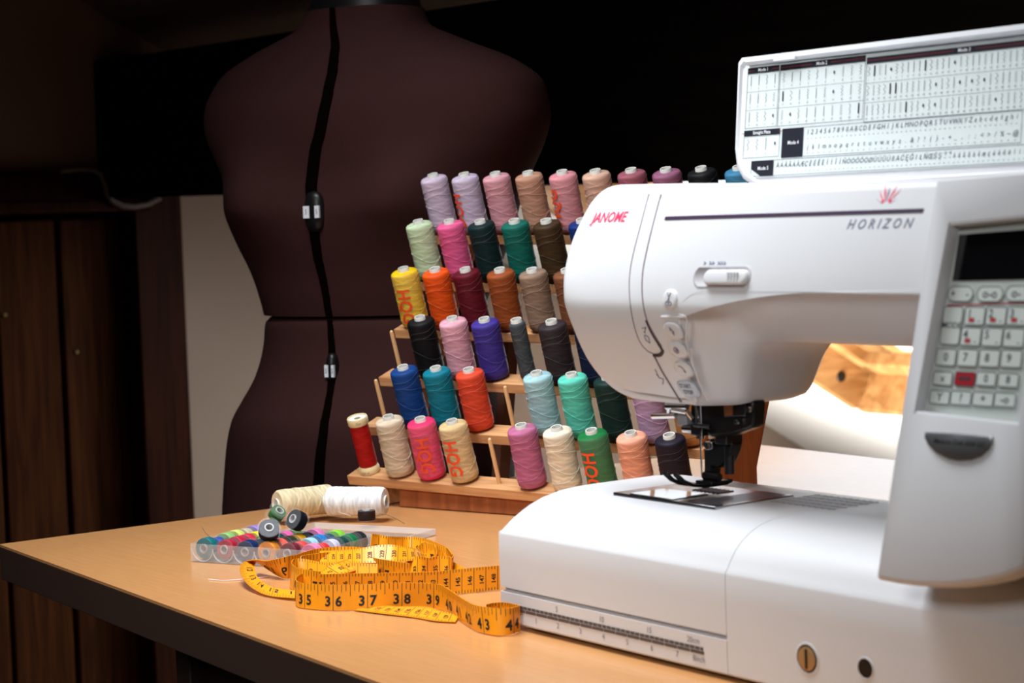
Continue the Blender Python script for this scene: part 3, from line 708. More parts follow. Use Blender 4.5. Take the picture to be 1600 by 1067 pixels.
def rr_outline(mb, fn, w_, h_, r, t):
    pts = []; 
    for cx_, cy_, a0 in ((w_/2-r, h_/2-r, 0), (-w_/2+r, h_/2-r, 90), (-w_/2+r, -h_/2+r, 180), (w_/2-r, -h_/2+r, 270)):
        for k in range(5):
            a = math.radians(a0+k*22.5); pts.append((cx_, cy_, math.cos(a), math.sin(a)))
    n = len(pts); o_ = [fn(x+c*r, y+s*r) for x, y, c, s in pts]; i_ = [fn(x+c*(r-t), y+s*(r-t)) for x, y, c, s in pts]
    mb.add(o_+i_, [(k, (k+1) % n, n+(k+1) % n, n+k) for k in range(n)])
def rr_fill(mb, fn, w_, h_, r, fnb=None):
    pts = []
    for cx_, cy_, a0 in ((w_/2-r, h_/2-r, 0), (-w_/2+r, h_/2-r, 90), (-w_/2+r, -h_/2+r, 180), (w_/2-r, -h_/2+r, 270)):
        for k in range(5):
            a = math.radians(a0+k*22.5); pts.append((cx_+math.cos(a)*r, cy_+math.sin(a)*r))
    if fnb: mb.rings([[fnb(x, y) for x, y in pts], [fn(x*.97, y*.97) for x, y in pts]])
    else: mb.add([fn(x, y) for x, y in pts], [tuple(range(len(pts)))])
keym = mat('key_face', srgb(206, 214, 210), .5); redk = mat('red_key', srgb(170, 30, 40), .45); lineb = mat('key_line', srgb(52, 62, 74), .6); redl = mat('red_line', srgb(176, 60, 70), .5)
Z4 = lambda X, Y: (1380+X/2.541, 320+Y/2.541)
kd = .00036   # metres per picture pixel on the panel, roughly
def key(X, Y, wpx, hpx, s, nm='key', red=False, oval=False):
    px, py = Z4(X, Y); w_ = wpx/2.541*kd*1.36; h_ = hpx/2.541*kd*1.12; r = min(w_, h_)*(.49 if oval else .16)
    g = MB(); rr_fill(g, PC(px, py, -.0034), w_, h_, r, PC(px, py, -.0043)); k = obj(nm, g, redk if red else keym, kp)
    g = MB(); rr_outline(g, PC(px, py, -.0033), w_, h_, r, .0005)
    for t_, dx, dy, sz in s: put_text(g, t_, sz*.0012, lambda a, b: PC(px, py, -.0033)(a+dx*w_, b+dy*h_), bold=.00008)
    obj('key_print', g, lineb, kp, recalc=False)
key(310, 355, 95, 56, [('+', -.28, 0, 5), ('-', .28, 0, 5)], oval=True); key(428, 355, 95, 56, [('o-o', 0, 0, 6)], oval=True); key(543, 353, 95, 56, [('o-', -.1, 0, 6)], oval=True)
key(275, 480, 74, 138, [('MODE', 0, 0, 4.0)])
for i, (X, Y) in enumerate([(367,442),(452,442),(536,442),(351,524),(436,526),(522,528)]): key(X, Y, 74, 66, [(str(i+1), -.25, .1, 5.5), ('-', .25, -.25, 4)])
for X, Y, t_ in [(253,606,'0'),(338,608,'7'),(425,610,'8'),(512,612,'9')]: key(X, Y, 74, 62, [(t_, -.1 if t_ != '0' else 0, .0, 5.5)])
for X, Y, t_, rd in [(240,690,'x',0),(327,692,'MEM',1),(412,692,'0',0),(500,697,'8',0)]: key(X, Y, 72, 50, [(t_, 0, 0, 5 if not rd else 3.4)], red=bool(rd))
for X, Y, t_ in [(228,765,'Y'),(312,768,'?'),(400,772,'+'),(487,775,'-o')]: key(X, Y, 76, 50, [(t_, 0, 0, 5.5)])
g = MB(); p0 = PC(*Z4(255, 399), -.0040)(0, 0); p1 = PC(*Z4(600, 389), -.0040)(0, 0); g.add([p0+ez*.0004, p1+ez*.0004, p1-ez*.0004, p0-ez*.0004], [(0,1,2,3)])
for X, Y in [(382,458),(467,458),(551,458),(366,540)]: g.add([PC(*Z4(X-27, Y), -.0032)(a, b) for a, b in ((-.002,-.0012),(.002,-.0012),(.002,.0012),(-.002,.0012))], [(0,1,2,3)])
obj('red_marks', g, redl, kp, recalc=False)
# name badge
bp_ = [Z4(*q) for q in [(172,903),(300,908),(438,920),(436,945),(425,970),(392,1000),(350,1014),(305,1017),(260,1008),(215,985),(182,952),(170,925)]]
g = MB(); B0 = [oc(*q, .0) for q in bp_]; bc = sum(B0, Vector())/len(B0)
g.rings([[p+cn*.0002 for p in B0], [p+cn*.0012 for p in B0], [bc+(p-bc)*.93+cn*.0018 for p in B0]]); bdg = obj('badge', g, mat('badge_grey', srgb(98, 100, 104), .35, metal=.3), SM, smooth=60)
g = MB(); cb = oc(*Z4(300, 945), .0021); put_text(g, 'Memory Craft 8200 QC', .0036, lambda a, b: cb+ex*a+ez*b, bold=.00005, shear=.2); obj('badge_text', g, ink, bdg, recalc=False)

# printing and buttons on the arm
def FC(px, py, lift=.0003):
    c = onface(px, py)
    def fn(a, b):
        z = c.z+b; return Vector((c.x+a, face(z)-lift, z))
    return fn, c
pinkr = mat('pink_red_logo', srgb(236, 46, 92), .5)
fn, c = FC(952, 340); g = MB(); put_text(g, 'JANOME', .0098, fn, bold=.00016, shear=.22, xs=.98); obj('brand_lettering', g, pinkr, SM, recalc=False)
a_, b_2 = onface(1040, 340), onface(1443, 329)
g = MB(); g.rings([[Vector((x, face(z)-l, z)) for z, l in ((.2910, .0), (.2910, .0006), (.2932, .0006), (.2932, .0))] for x in (a_.x, b_2.x)]); obj('trim_stripe', g, mat('plum_stripe', srgb(58, 38, 66), .4), SM)
fn, c = FC(1374, 350); g = MB(); put_text(g, 'H O R I Z O N', .0082, fn, bold=.00005, shear=.2); obj('model_lettering', g, mat('grey_blue_print', srgb(110, 120, 138), .5), SM, recalc=False)
fn, c = FC(1383, 322); g = MB(); g2 = MB()
for k, (a, l) in enumerate(((-62, .011), (-42, .013), (-22, .0145), (-4, .012), (22, .0145), (42, .014), (62, .010))):
    t = math.radians(a); s_, c_ = math.sin(t), math.cos(t); q = [(s_*.003-c_*.0002, c_*.003), (s_*l*.6-c_*.0007, c_*l*.6), (s_*l, c_*l), (s_*l*.6+c_*.0007, c_*l*.6), (s_*.003+c_*.0002, c_*.003)]
    (g2 if k in (0, 3, 6) else g).add([fn(x, y) for x, y in q], [tuple(range(5))])
for dx in (-.003, .003): g.add([fn(dx+.0012*math.cos(i), .003+.0012*math.sin(i)) for i in range(6)], [tuple(range(6))])
obj('splash_emblem', g, pinkr, SM, recalc=False); obj('splash_emblem_dark', g2, mat('mauve_print', srgb(150, 120, 150), .5), SM, recalc=False)
# speed slider
g = MB(); c0 = onface(1128, 432)
def slot(mb, c, w_, h_, prof):
    rs = []
    for k, d in prof:
        pts = []
        for s in range(24):
            a = 2*PI*s/24; hx = (w_-h_)/2*(1 if math.cos(a) > 0 else -1); x = hx+(h_/2+k)*math.cos(a); z = (h_/2+k)*math.sin(a); pts.append(Vector((c.x+x, face(c.z+z)-d, c.z+z)))
        rs.append(pts)
    mb.rings(rs, cap0=False)
slot(g, c0, .0525, .0125, [(.0012, -.0002), (.0006, .0006), (-.0004, .0006), (-.0008, .0001)]); obj('slider_slot', g, mat('slot_grey', (.45, .44, .47), .5), SM, smooth=60)
g = MB(); c1 = c0+Vector((.006, 0, -.0004)); slot(g, c1, .040, .0098, [(0, 0), (0, .0028), (-.0008, .0038), (-.0022, .0042)]); sk = obj('slider_knob', g, white, SM, smooth=50)
g = MB()
for k in range(4): g.box((c1.x+.004+k*.0028, face(c1.z)-.0050, c1.z-.0036), (c1.x+.0052+k*.0028, face(c1.z)-.0036, c1.z+.0036))
obj('grip_rib', g, white, sk, bevel=.0003)
fn, c = FC(1117, 412); g = MB(); put_text(g, '>  >>  >>>', .0052, fn, bold=.00005, xs=.9); obj('speed_marks', g, mat('blue_print', srgb(50, 60, 120), .5), SM, recalc=False)
# thread guide channel lines
def facetube(pts, r, name, mt, lift=0):
    P = smooth_poly([(x, y) for x, y in pts], 28); T_ = []
    for x, y in P: q = onface(x, y); T_.append(Vector((q.x, q.y-lift, q.z)))
    return obj(name, MB().tube(T_, r, 8), mt, SM, smooth=70)
seamm = mat('seam_grey', srgb(120, 104, 112), .6)
facetube([(1014, 303), (1003, 345), (990, 395), (984, 430), (984, 465), (989, 500), (998, 530), (1010, 547), (1022, 553)], .00042, 'thread_channel_edge', seamm)
facetube([(1033, 304), (1022, 345), (1010, 395), (1004, 430), (1004, 465), (1010, 497), (1021, 520), (1034, 541)], .00055, 'thread_channel_edge', seamm)
facetube([(1010, 500), (1018, 518), (1030, 538), (1036, 548)], .0011, 'thread_channel_edge', mat('seam_dark', srgb(60, 50, 56), .6))
facetube([(1036, 547), (1032, 554), (1022, 555)], .0013, 'thread_channel_edge', mat('seam_dark', (.1, .1, .1), .6))
facetube([(1022, 555), (1035, 580), (1050, 605), (1064, 628)], .0008, 'thread_channel_edge', seamm)
facetube([(1080, 545), (1085, 575), (1097, 607), (1106, 625)], .0006, 'button_strip_edge', white2)
facetube([(1034, 494), (1071, 494), (1072, 530), (1079, 560), (1092, 595)], .0005, 'button_strip_edge', white2)
facetube([(1034, 495), (1052, 495), (1069, 495)], .0008, 'button_strip_top', white, .0002)
def btn(px, py, w_, h_, nm='button', tilt=0, sq=.5, mt=white):
    c = onface(px, py); g = MB(); rs = []
    for k, d in ((.0005, 0), (.0005, .0006), (0, .0014), (-.0012, .0018), (-.003, .0018)):
        rs.append([Vector((c.x+(x_ := (w_/2+k)*math.copysign(abs(math.cos(a))**sq, math.cos(a))), 0, c.z+(h_/2+k)*math.copysign(abs(math.sin(a))**sq, math.sin(a)) + tilt*x_)) for a in [2*PI*s/28 for s in range(28)]])
        for v in rs[-1]: v.y = face(v.z)-d
    g.rings(rs, cap0=False); return obj(nm, g, mt, SM, smooth=50), c
bl_ = [btn(1048, 468, .0130, .0125, sq=.9), btn(1053, 517, .0165, .0108, sq=.85), btn(1060, 547, .0165, .0103, sq=.85), btn(1069, 577, .0160, .0098, sq=.85)]
bs_, cs_ = btn(1077, 608, .0180, .0105, sq=.6, mt=mat('start_button', srgb(190, 200, 214), .4))
def icon(par, c, strokes, r=.0004):
    g = MB()
    for st in strokes:
        g.tube([Vector((c.x+x*.001, face(c.z+z*.0009)-.0019, c.z+z*.0009)) for x, z in st], r, 6)
    obj('button_icon', g, greyp, par)
circ = lambda x, z, r: [(x+r*math.cos(a*PI/5), z+r*math.sin(a*PI/5)) for a in range(11)]
icon(bl_[0][0], bl_[0][1], [[(-1.5, 5), (1, -1)], [(1.5, 5), (-1, -1)], circ(-1.4, -2.6, 1.5), circ(1.4, -2.6, 1.5)])
icon(bl_[1][0], bl_[1][1], [[(-1, 3), (-1, 0)], [(0, 2), (1, -1)], [(1.8, 0), (1, -3), (0, -1)]])
icon(bl_[2][0], bl_[2][1], [circ(0, 0, 2.2), circ(.3, 0, .8)])
icon(bl_[3][0], bl_[3][1], [[(-2, 2.5), (0, 2.5), (1.5, 1), (2, -2)], [(1, -1), (2, -2.4), (2.6, -.8)]])
g = MB(); put_text(g, 'START', .0040, lambda a, b: Vector((cs_.x+a, face(cs_.z+.002+b)-.0021, cs_.z+.0022+b)), bold=.0001); put_text(g, 'STOP', .0040, lambda a, b: Vector((cs_.x+a, face(cs_.z-.002+b)-.0021, cs_.z-.0022+b)), bold=.0001)
obj('button_text', g, mat('slate_print', srgb(70, 84, 104), .5), bs_, recalc=False)
for pts in ([(1004, 513), (1009, 511), (1008, 520), (1006, 518)], [(1007, 524), (1010, 532), (1016, 536), (1014, 527), (1008, 523)], [(1024, 577), (1030, 590), (1037, 592), (1036, 600)], [(1026, 585), (1029, 588)]):
    T_ = [onface(*q) for q in pts]; obj('threading_symbol', MB().tube([Vector((q.x, q.y-.0002, q.z)) for q in T_], .0004, 6), greyp, SM)
# small dark recess and lamp lens under the arm
lq = [V0 for V0 in (on(x, y, 1, .058) for x, y in [(1213, 506), (1350, 512), (1376, 520), (1430, 524), (1430, 531), (1368, 528), (1340, 519), (1275, 515)])]
g = MB(); g.rings([[p+Vector((0, k, 0)) for p in lq] for k in (0, .03)]); obj('work_light_housing', g, mat('lens_grey', (.12, .11, .12), .3), SM)
lq = [on(x, y, 1, .057) for x, y in [(1279, 516), (1340, 519.5), (1340, 522), (1281, 519)]]
g = MB(); g.rings([[p+Vector((0, k, 0)) for p in lq] for k in (0, .02)]); obj('work_light_lens', g, white, SM)
# lid with stitch chart
LO = Vector((.09, .150, .312)); lz = Vector((0, .010, .09)).normalized(); ln = ex.cross(lz).normalized(); ln = ln if ln.y < 0 else -ln
def ol(px, py, d=0): return onpl(px, py, LO+ln*d, ln)
lp = [(1158, 90), (1153, 97), (1148, 235), (1151, 262), (1160, 279), (1176, 290), (1200, 300), (1760, 268), (1760, 20)]
Lo = [ol(*q) for q in lp]; lc = sum(Lo, Vector())/len(Lo)
lid = empty('chart_lid', (0, 0, 0)); lid.parent = SM; lid.location = LO - SM.location
g = MB()
def insl(P, k, d): return [Vector((p.x+(k if p.x < .2 else -k), p.y, p.z+(k if p.z < LO.z+.045 else -k)))+ln*d for p in P]
g.rings([insl(Lo, 0, -.012), insl(Lo, -.0000, -.001), insl(Lo, .001, .0004), insl(Lo, .0032, .001), insl(Lo, .0045, -.0008)], cap1=True)
lo_ = obj('lid_shell', g, white, lid, smooth=40)
g = MB(); t0, t1 = ol(1170, 96, .0015), ol(1760, 26, .0015)
g.rings([[Vector((t.x, 0, 0))*0+t+ln*a+lz*b for a, b in ((-.003, .003), (.003, .0025), (.0035, -.001), (.0015, -.003), (-.003, -.003))] for t in (t0, t1)]); obj('lid_lip', g, white, lid, smooth=50)
g = MB(); t0, t1 = ol(1211, 93, .004), ol(1245, 89, .004); g.rings([[t+ln*a+lz*b for a, b in ((-.002, .0022), (.0015, .0018), (.002, -.0018), (-.002, -.002))] for t in (t0, t1)]); obj('lid_catch', g, white, lid, bevel=.0006)
g = MB(); ht = on(1187, 288, 1, .13); g.box((ht.x, .060, .3030), (.398, .160, .3100)); obj('top_deck', g, white, SM, bevel=.002)
chart = mat('chart_paper', srgb(206, 214, 214), .35, spec=.5)
cpx = [(1166, 104), (1160, 235), (1166, 258), (1182, 278), (1760, 246), (1760, 44)]
g = MB(); P_ = [ol(*q, .0) for q in cpx]; g.rings([P_, [p+ln*.0006 for p in P_]]); ch = obj('stitch_chart', g, chart, lid)
def LC(px, py, d=.0008):
    c = ol(px, py, d); return lambda a, b: c+ex*a+lz*b
def rect(mb, tl, br, d=.0008):
    A_, B_ = ol(*tl, d), ol(*br, d); za, zb_ = A_, B_
    h = (A_-B_).dot(lz); ww = B_.x-A_.x
    fn = lambda a, b: A_+ex*a-lz*b
    mb.add([fn(0, 0), fn(ww, 0), fn(ww, h), fn(0, h)], [(0,1,2,3)]); return fn, ww, h
gk, gp, gr_ = MB(), MB(), MB()
Z1 = lambda X, Y: (1130+X/3.404, 30+Y/3.404)
def outline(mb, fn, ww, h, t=.0003):
    for x0, y0, x1, y1 in ((0, 0, ww, t), (0, h-t, ww, h), (0, 0, t, h), (ww-t, 0, ww, h)): mb.add([fn(x0, y0), fn(x1, y0), fn(x1, y1), fn(x0, y1)], [(0,1,2,3)])
def block(tl, wm, hm, title, cols, rws):
    A_ = ol(*Z1(*tl), .0010); fn = lambda a, b: A_+ex*a-lz*b
    outline(gp, fn, wm, hm); gk.add([fn(0, 0), fn(wm, 0), fn(wm, .0042), fn(0, .0042)], [(0,1,2,3)])
    gw = MB(); put_text(gw, title, .0034, lambda a, b: A_+ln*.0002+ex*(wm/2+a)-lz*(.0021-b), bold=.00006); obj('chart_title', gw, mat('chart_title', (.7, .72, .75), .5), lid, smooth=0, recalc=False)
    tw = .0045*len(title)/3
    for s in (-1, 1):
        xa, xb = sorted((wm/2+s*tw, wm/2+s*(wm/2-.001))); 
        if xb-xa > .0005: gr_.add([fn(xa, .0019)+ln*.0002, fn(xb, .0019)+ln*.0002, fn(xb, .0023)+ln*.0002, fn(xa, .0023)+ln*.0002], [(0,1,2,3)])
    rh = (hm-.0042)/rws; cw = wm/cols
    for r in range(rws):
        if r: y = .0042+r*rh; gp.add([fn(0, y), fn(wm, y), fn(wm, y+.0002), fn(0, y+.0002)], [(0,1,2,3)])
        for c_ in range(cols):
            x = (c_+.5)*cw; y0 = .0042+r*rh+rh*.12; y1 = .0042+r*rh+rh*.66; k = random.random(); tk = .00042
            if k < .25: gp.add([fn(x-tk/2, y0), fn(x+tk/2, y0), fn(x+tk/2, y1), fn(x-tk/2, y1)], [(0,1,2,3)])
            elif k < .88:
                nz_ = random.choice((4, 6, 8)); am = random.choice((.0006, .0010))
                pz = [(x+(am if q % 2 else -am), lerp(y0, y1, q/nz_)) for q in range(nz_+1)]
                for (xa, ya), (xb, yb) in zip(pz, pz[1:]): gp.add([fn(xa-tk/2, ya), fn(xa+tk/2, ya), fn(xb+tk/2, yb), fn(xb-tk/2, yb)], [(0,1,2,3)])
            elif k < .93: gk.add([fn(x-.0006, y0), fn(x+.0006, y0), fn(x+.0006, y1), fn(x-.0006, y1)], [(0,1,2,3)])
            else: gp.add([fn(x+.0009*math.cos(q), (y0+y1)/2+.0013*math.sin(q)) for q in range(6)], [tuple(range(6))])
            put_text(gp, str(c_+1+r*cols), .0019, lambda a, b: A_+ex*(x+a)-lz*(.0042+r*rh+rh*.84-b))
mpx = lambda X0, X1, y: (ol(*Z1(X1, y)).x-ol(*Z1(X0, y)).x)
block((132, 262), mpx(130, 297, 262), .0435, 'Mode 1', 4, 3)
block((305, 243), mpx(300, 750, 240), .0435, 'Mode 2', 10, 3)
block((765, 205), mpx(760, 2050, 200)*.86, .0435, 'Mode 3', 34, 3)
block((112, 594), mpx(112, 302, 594), .0200, 'Straight Plate', 4, 1)
for tl, wd, bw, hm, title, lines in (((315, 583), mpx(315, 1585, 560), mpx(315, 428, 583), .0205, 'Mode 4', ['1234567890ABCDEFGHIJKLMNOPQRSTUVWXYZabcdefghi', 'jklmnopqrstuvwxyz.&?!()-+_,:;<>/%~@']), ((150, 755), mpx(150, 2050, 755)*.9, mpx(150, 268, 755), .0112, 'Mode 5', ['ÀÁÂÃÄÅÆÇÈÉÊËÌÍÎÏÑÒÓÔÕÖØÙÚÛÜßĄĆĘĞIŁŃŒŚŞŻŹàáâãäåæçèéêëìíîïñòóôõö'])):
    A_ = ol(*Z1(*tl), .0010); fn = lambda a, b: A_+ex*a-lz*b
    outline(gp, fn, wd, hm); gk.add([fn(0, 0), fn(bw, 0), fn(bw, hm), fn(0 if title == 'Mode 4' else bw*.45, hm), fn(0, hm*.5)], [(0,1,2,3,4)])
    gw = MB(); put_text(gw, title, .0036, lambda a, b: A_+ln*.0002+ex*(bw*.55+a)-lz*(hm/2-b), bold=.00006); obj('chart_title', gw, mat('chart_title', (.7, .72, .75), .5), lid, smooth=0, recalc=False)
    for i, s in enumerate(lines):
        rh = hm/len(lines); n = len(s); avail = (wd-bw-.004)
        for j, c_ in enumerate(s):
            x = bw+.002+avail*(j+.5)/n
            if x > .30: break
            put_text(gp, c_, .0048, lambda a, b: A_+ex*(x+a)-lz*(i*rh+rh*.38-b), shear=.2)
            put_text(gp, str(j+10), .0014, lambda a, b: A_+ex*(x+a)-lz*(i*rh+rh*.80-b))
obj('chart_dark_bars', gk, mat('chart_dark', srgb(24, 26, 38), .5), lid, smooth=0, recalc=False)
obj('chart_symbols', gp, mat('chart_grey', srgb(56, 68, 86), .5), lid, smooth=0, recalc=False)
obj('chart_red_lines', gr_, mat('chart_red', srgb(130, 40, 40), .5), lid, smooth=0, recalc=False)

# needle, presser foot and threader, placed around the needle point
NPx, NPy = .117, .090
def V(px, py, y=NPy): return on(px, py, 1, y)
g = MB(); pts = [V(*q, .085) for q in [(1078, 631), (1078, 660), (1110, 683), (1140, 681), (1176, 668), (1177, 626)]]
g.rings([[p+Vector((0, k, 0)) for p in pts] for k in (0, .012)]); br = obj('needle_bar_housing', g, black, SM, bevel=.002)
g = MB(); a_ = [V(*q, .083) for q in [(1130, 634), (1165, 630), (1164, 650), (1131, 652)]]; g.rings([[p+Vector((0, k, 0)) for p in a_] for k in (0, .003)]); obj('metal_cover', g, dsteel, SM, bevel=.0006)
g = MB(); a_ = [V(*q, .082) for q in [(1131, 634), (1144, 633), (1144, 649), (1132, 650)]]; g.rings([[p+Vector((0, k, 0)) for p in a_] for k in (0, .002)]); obj('copper_strip', g, mat('copper', (.55, .22, .1), .35, metal=.8), SM)
for q in ((1152, 659), (1172, 640)):
    c = V(*q, .0835); obj('housing_screw', MB().cyl(c, c+Vector((0, -.002, 0)), .0022, .0018), steel, SM)
c = V(1124, 640); x1 = c.x; obj('presser_bar', MB().cyl((x1, NPy+.008, .113), (x1, NPy+.008, .168), .0035), dsteel, SM)
obj('presser_clamp', MB().box((x1-.006, NPy, .134), (x1+.006, NPy+.016, .146)), dsteel, SM, bevel=.001)
x2 = V(1100, 640).x; obj('needle_bar', MB().cyl((x2, NPy-.004, .138), (x2, NPy-.004, .170), .0032), steel, SM)
obj('needle_clamp', MB().box((x2-.005, NPy-.009, .140), (x2+.006, NPy+.001, .148)), dsteel, SM, bevel=.001)
c = Vector((x2-.005, NPy-.004, .144)); obj('clamp_screw', MB().cyl(c, c+Vector((-.010, -.002, 0)), .003), steel, SM)
obj('needle', MB().cyl((x2, NPy-.004, .140), (x2, NPy-.004, .112), .0008, .0004, 8), steel, SM)
# ankle and walking foot bracket
g = MB(); pts = [V(*q, NPy+.010) for q in [(1118, 684), (1134, 684), (1146, 686), (1153, 692), (1150, 706), (1143, 722), (1130, 731), (1120, 728), (1119, 742), (1108, 744), (1108, 700)]]
g.rings([[p+Vector((0, k, 0)) for p in pts] for k in (-.005, .005)]); obj('foot_ankle', g, black, SM, bevel=.0012)
g = MB(); pts = [V(*q, NPy) for q in [(1098, 690), (1112, 690), (1112, 702), (1103, 704), (1098, 697)]]; g.rings([[p+Vector((0, k, 0)) for p in pts] for k in (0, .004)]); obj('ankle_lever', g, steel, SM, bevel=.0006)
# foot sole: along Y with upturned toes toward the user
xf = V(1106, 752, NPy).x; zf_ = .1045
g = MB()
prof = [(-.034, .0105), (-.028, .0055), (-.020, .0018), (-.010, 0), (.010, 0), (.016, .0015)]
for s in (-1, 1):
    g.rings([[Vector((xf+s*.0025, NPy+y, zf_+z)), Vector((xf+s*.0085, NPy+y, zf_+z)), Vector((xf+s*.0085, NPy+y, zf_+z+.0022)), Vector((xf+s*.0025, NPy+y, zf_+z+.0022))] for y, z in prof])
g.box((xf-.0085, NPy-.004, zf_), (xf+.0085, NPy+.012, zf_+.0035)); obj('presser_foot', g, dsteel, SM, bevel=.0005)
obj('foot_hinge', MB().cyl((xf-.008, NPy+.004, zf_+.006), (xf+.008, NPy+.004, zf_+.006), .0028), dsteel, SM)
# threader arms on the left
for q0, q1, r in (((1042, 634), (1074, 634), .0028), ((1020, 650), (1056, 649), .0022), ((1050, 640), (1072, 644), .0016), ((1073, 642), (1082, 654), .0016), ((1046, 632), (1046, 646), .002), ((1085, 664), (1110, 667), .0016)):
    obj('threader_arm', MB().cyl(V(*q0, .075), V(*q1, .078), r, r, 12), steel if q0[1] != 664 else dsteel, SM)
g = MB(); pts = [V(*q, .080) for q in [(1056, 646), (1071, 646), (1073, 664), (1058, 666)]]; g.rings([[p+Vector((0, k, 0)) for p in pts] for k in (0, .008)]); obj('threader_body', g, mat('grey_plastic', (.22, .23, .25), .45), SM, bevel=.001)
obj('top_thread', MB().tube([V(1097, 668, .082), V(1096, 700, .082), V(1098, 738, .084)], .0002, 5), mat('thread_pale', (.6, .55, .5), .6), SM)

# ------------------------------------------------------------------ bobbin tray with bobbins
th_t = math.radians(61)
ut = (ev*math.sin(th_t) + ef*math.cos(th_t)).normalized(); nt_ = Vector((-ut.y, ut.x, 0)); angT = math.atan2(ut.y, ut.x)
PT = on(298, 878, 2, 0); CW = .0226; RD_ = .0140; NR = 6; TW = 6*CW+.002; TD = NR*RD_+.010; TH = .0165
clear = bpy.data.materials.new('clear_plastic'); clear.use_nodes = True; nt = clear.node_tree; b = nt.nodes['Principled BSDF']
b.inputs['Base Color'].default_value = (.88, .89, .92, 1); b.inputs['Roughness'].default_value = .22; b.inputs['Alpha'].default_value = .15; b.inputs['Specular IOR Level'].default_value = .6
clear2 = bpy.data.materials.new('bobbin_plastic'); clear2.use_nodes = True; nt = clear2.node_tree; b = nt.nodes['Principled BSDF']
b.inputs['Base Color'].default_value = (.9, .92, .95, 1); b.inputs['Roughness'].default_value = .12; b.inputs['Alpha'].default_value = .035; b.inputs['Specular IOR Level'].default_value = .8
rim = bpy.data.materials.new('tray_rim_plastic'); rim.use_nodes = True; b = rim.node_tree.nodes['Principled BSDF']
b.inputs['Base Color'].default_value = (.9, .91, .94, 1); b.inputs['Roughness'].default_value = .25; b.inputs['Alpha'].default_value = .35
tray = empty('bobbin_tray', PT, (0, 0, angT)); tag(tray, 'clear plastic bobbin tray with its lid folded open, behind the tape measure', 'bobbin tray')
wt = .0012
obj('tray_floor', MB().box((0, 0, 0), (TW, TD, .001)), clear, tray, world=False)
for nm, a, b_ in (('tray_wall', (0, 0, .001), (TW, wt, TH)), ('tray_wall', (0, TD-wt, .001), (TW, TD, TH)), ('tray_wall', (0, wt, .001), (wt, TD-wt, TH)), ('tray_wall', (TW-wt, wt, .001), (TW, TD-wt, TH))):
    obj(nm, MB().box(a, b_), clear, tray, world=False)
for i in range(6):
    cx_ = .001+CW*(i+.5); g = MB(); rs = []
    for y in (wt, wt+.0012):
        rs.append([Vector((cx_+.0110*math.cos(a), y, .0125+.0110*math.sin(a))) for a in [PI+PI*k/20 for k in range(21)]] + [Vector((cx_+.0118*math.cos(a), y, .0125+.0118*math.sin(a))) for a in [2*PI-PI*k/20 for k in range(21)]])
    n = len(rs[0]); g.rings(rs, cap0=False, cap1=False)
    for q, r_ in enumerate(rs): g.add(r_, [(k, k+1, n-2-k, n-1-k) for k in range(20)])
    obj('slot_rim', g, rim, tray, world=False)
for i in range(1, 6):
    obj('divider', MB().box((.001+CW*i-.0005, wt, .001), (.001+CW*i+.0005, TD-wt, .009)), clear, tray, world=False)
# folded-back lid
LH = .0065; L0, L1 = TD+.002, TD+.100
lidT = obj('tray_lid', MB().box((0, L0, .0), (TW, L1, .0012)), clear, tray, world=False)
for a, b_ in (((0, L0, .0012), (TW, L0+wt, LH)), ((0, L1-wt, .0012), (TW, L1, LH)), ((0, L0+wt, .0012), (wt, L1-wt, LH)), ((TW-wt, L0+wt, .0012), (TW, L1-wt, LH))):
    obj('lid_wall', MB().box(a, b_), rim, lidT, world=False)
TM = Matrix.Translation(PT) @ Matrix.Rotation(angT, 4, 'Z')
def bobbin_new():
    e = empty('bobbin', (0, 0, 0)); H = .0115; R0 = .0102
    g = MB()
    for z0, z1 in ((0, .0010), (H-.0010, H)): g.lathe([(.0032, z0), (R0, z0), (R0+.0001, (z0+z1)/2), (R0, z1), (.0032, z1), (.0032, z0)], 32)
    obj('flange', g, clear2, e, world=False)
    obj('hub', MB().lathe([(.0030, 0), (.0042, 0), (.0042, H), (.0030, H), (.0030, 0)], 24), rim, e, world=False)
    g = MB().lathe([(.0043, .0011), (.0092, .0011), (.0095, .0022), (.0096, H/2), (.0095, H-.0022), (.0092, H-.0011), (.0043, H-.0011)], 32)
    obj('thread_winding', g, dummy, e, world=False); return e
bp0 = bobbin_new(); bused = [False]
def bobbin(col, M, label, scale=1, group='bobbins in the clear tray'):
    if not bused[0]: e = bp0; bused[0] = True
    else: e = copy_tree(bp0)
    e.location = M.translation; e.rotation_euler = M.to_euler()
    for c in e.children:
        if c.name.startswith('thread_winding'):
            c.material_slots[0].link = 'OBJECT'; c.material_slots[0].material = thread_mat(col, 2600)
            c.scale = (scale, scale, 1)
    tag(e, label, 'bobbin', group); return e
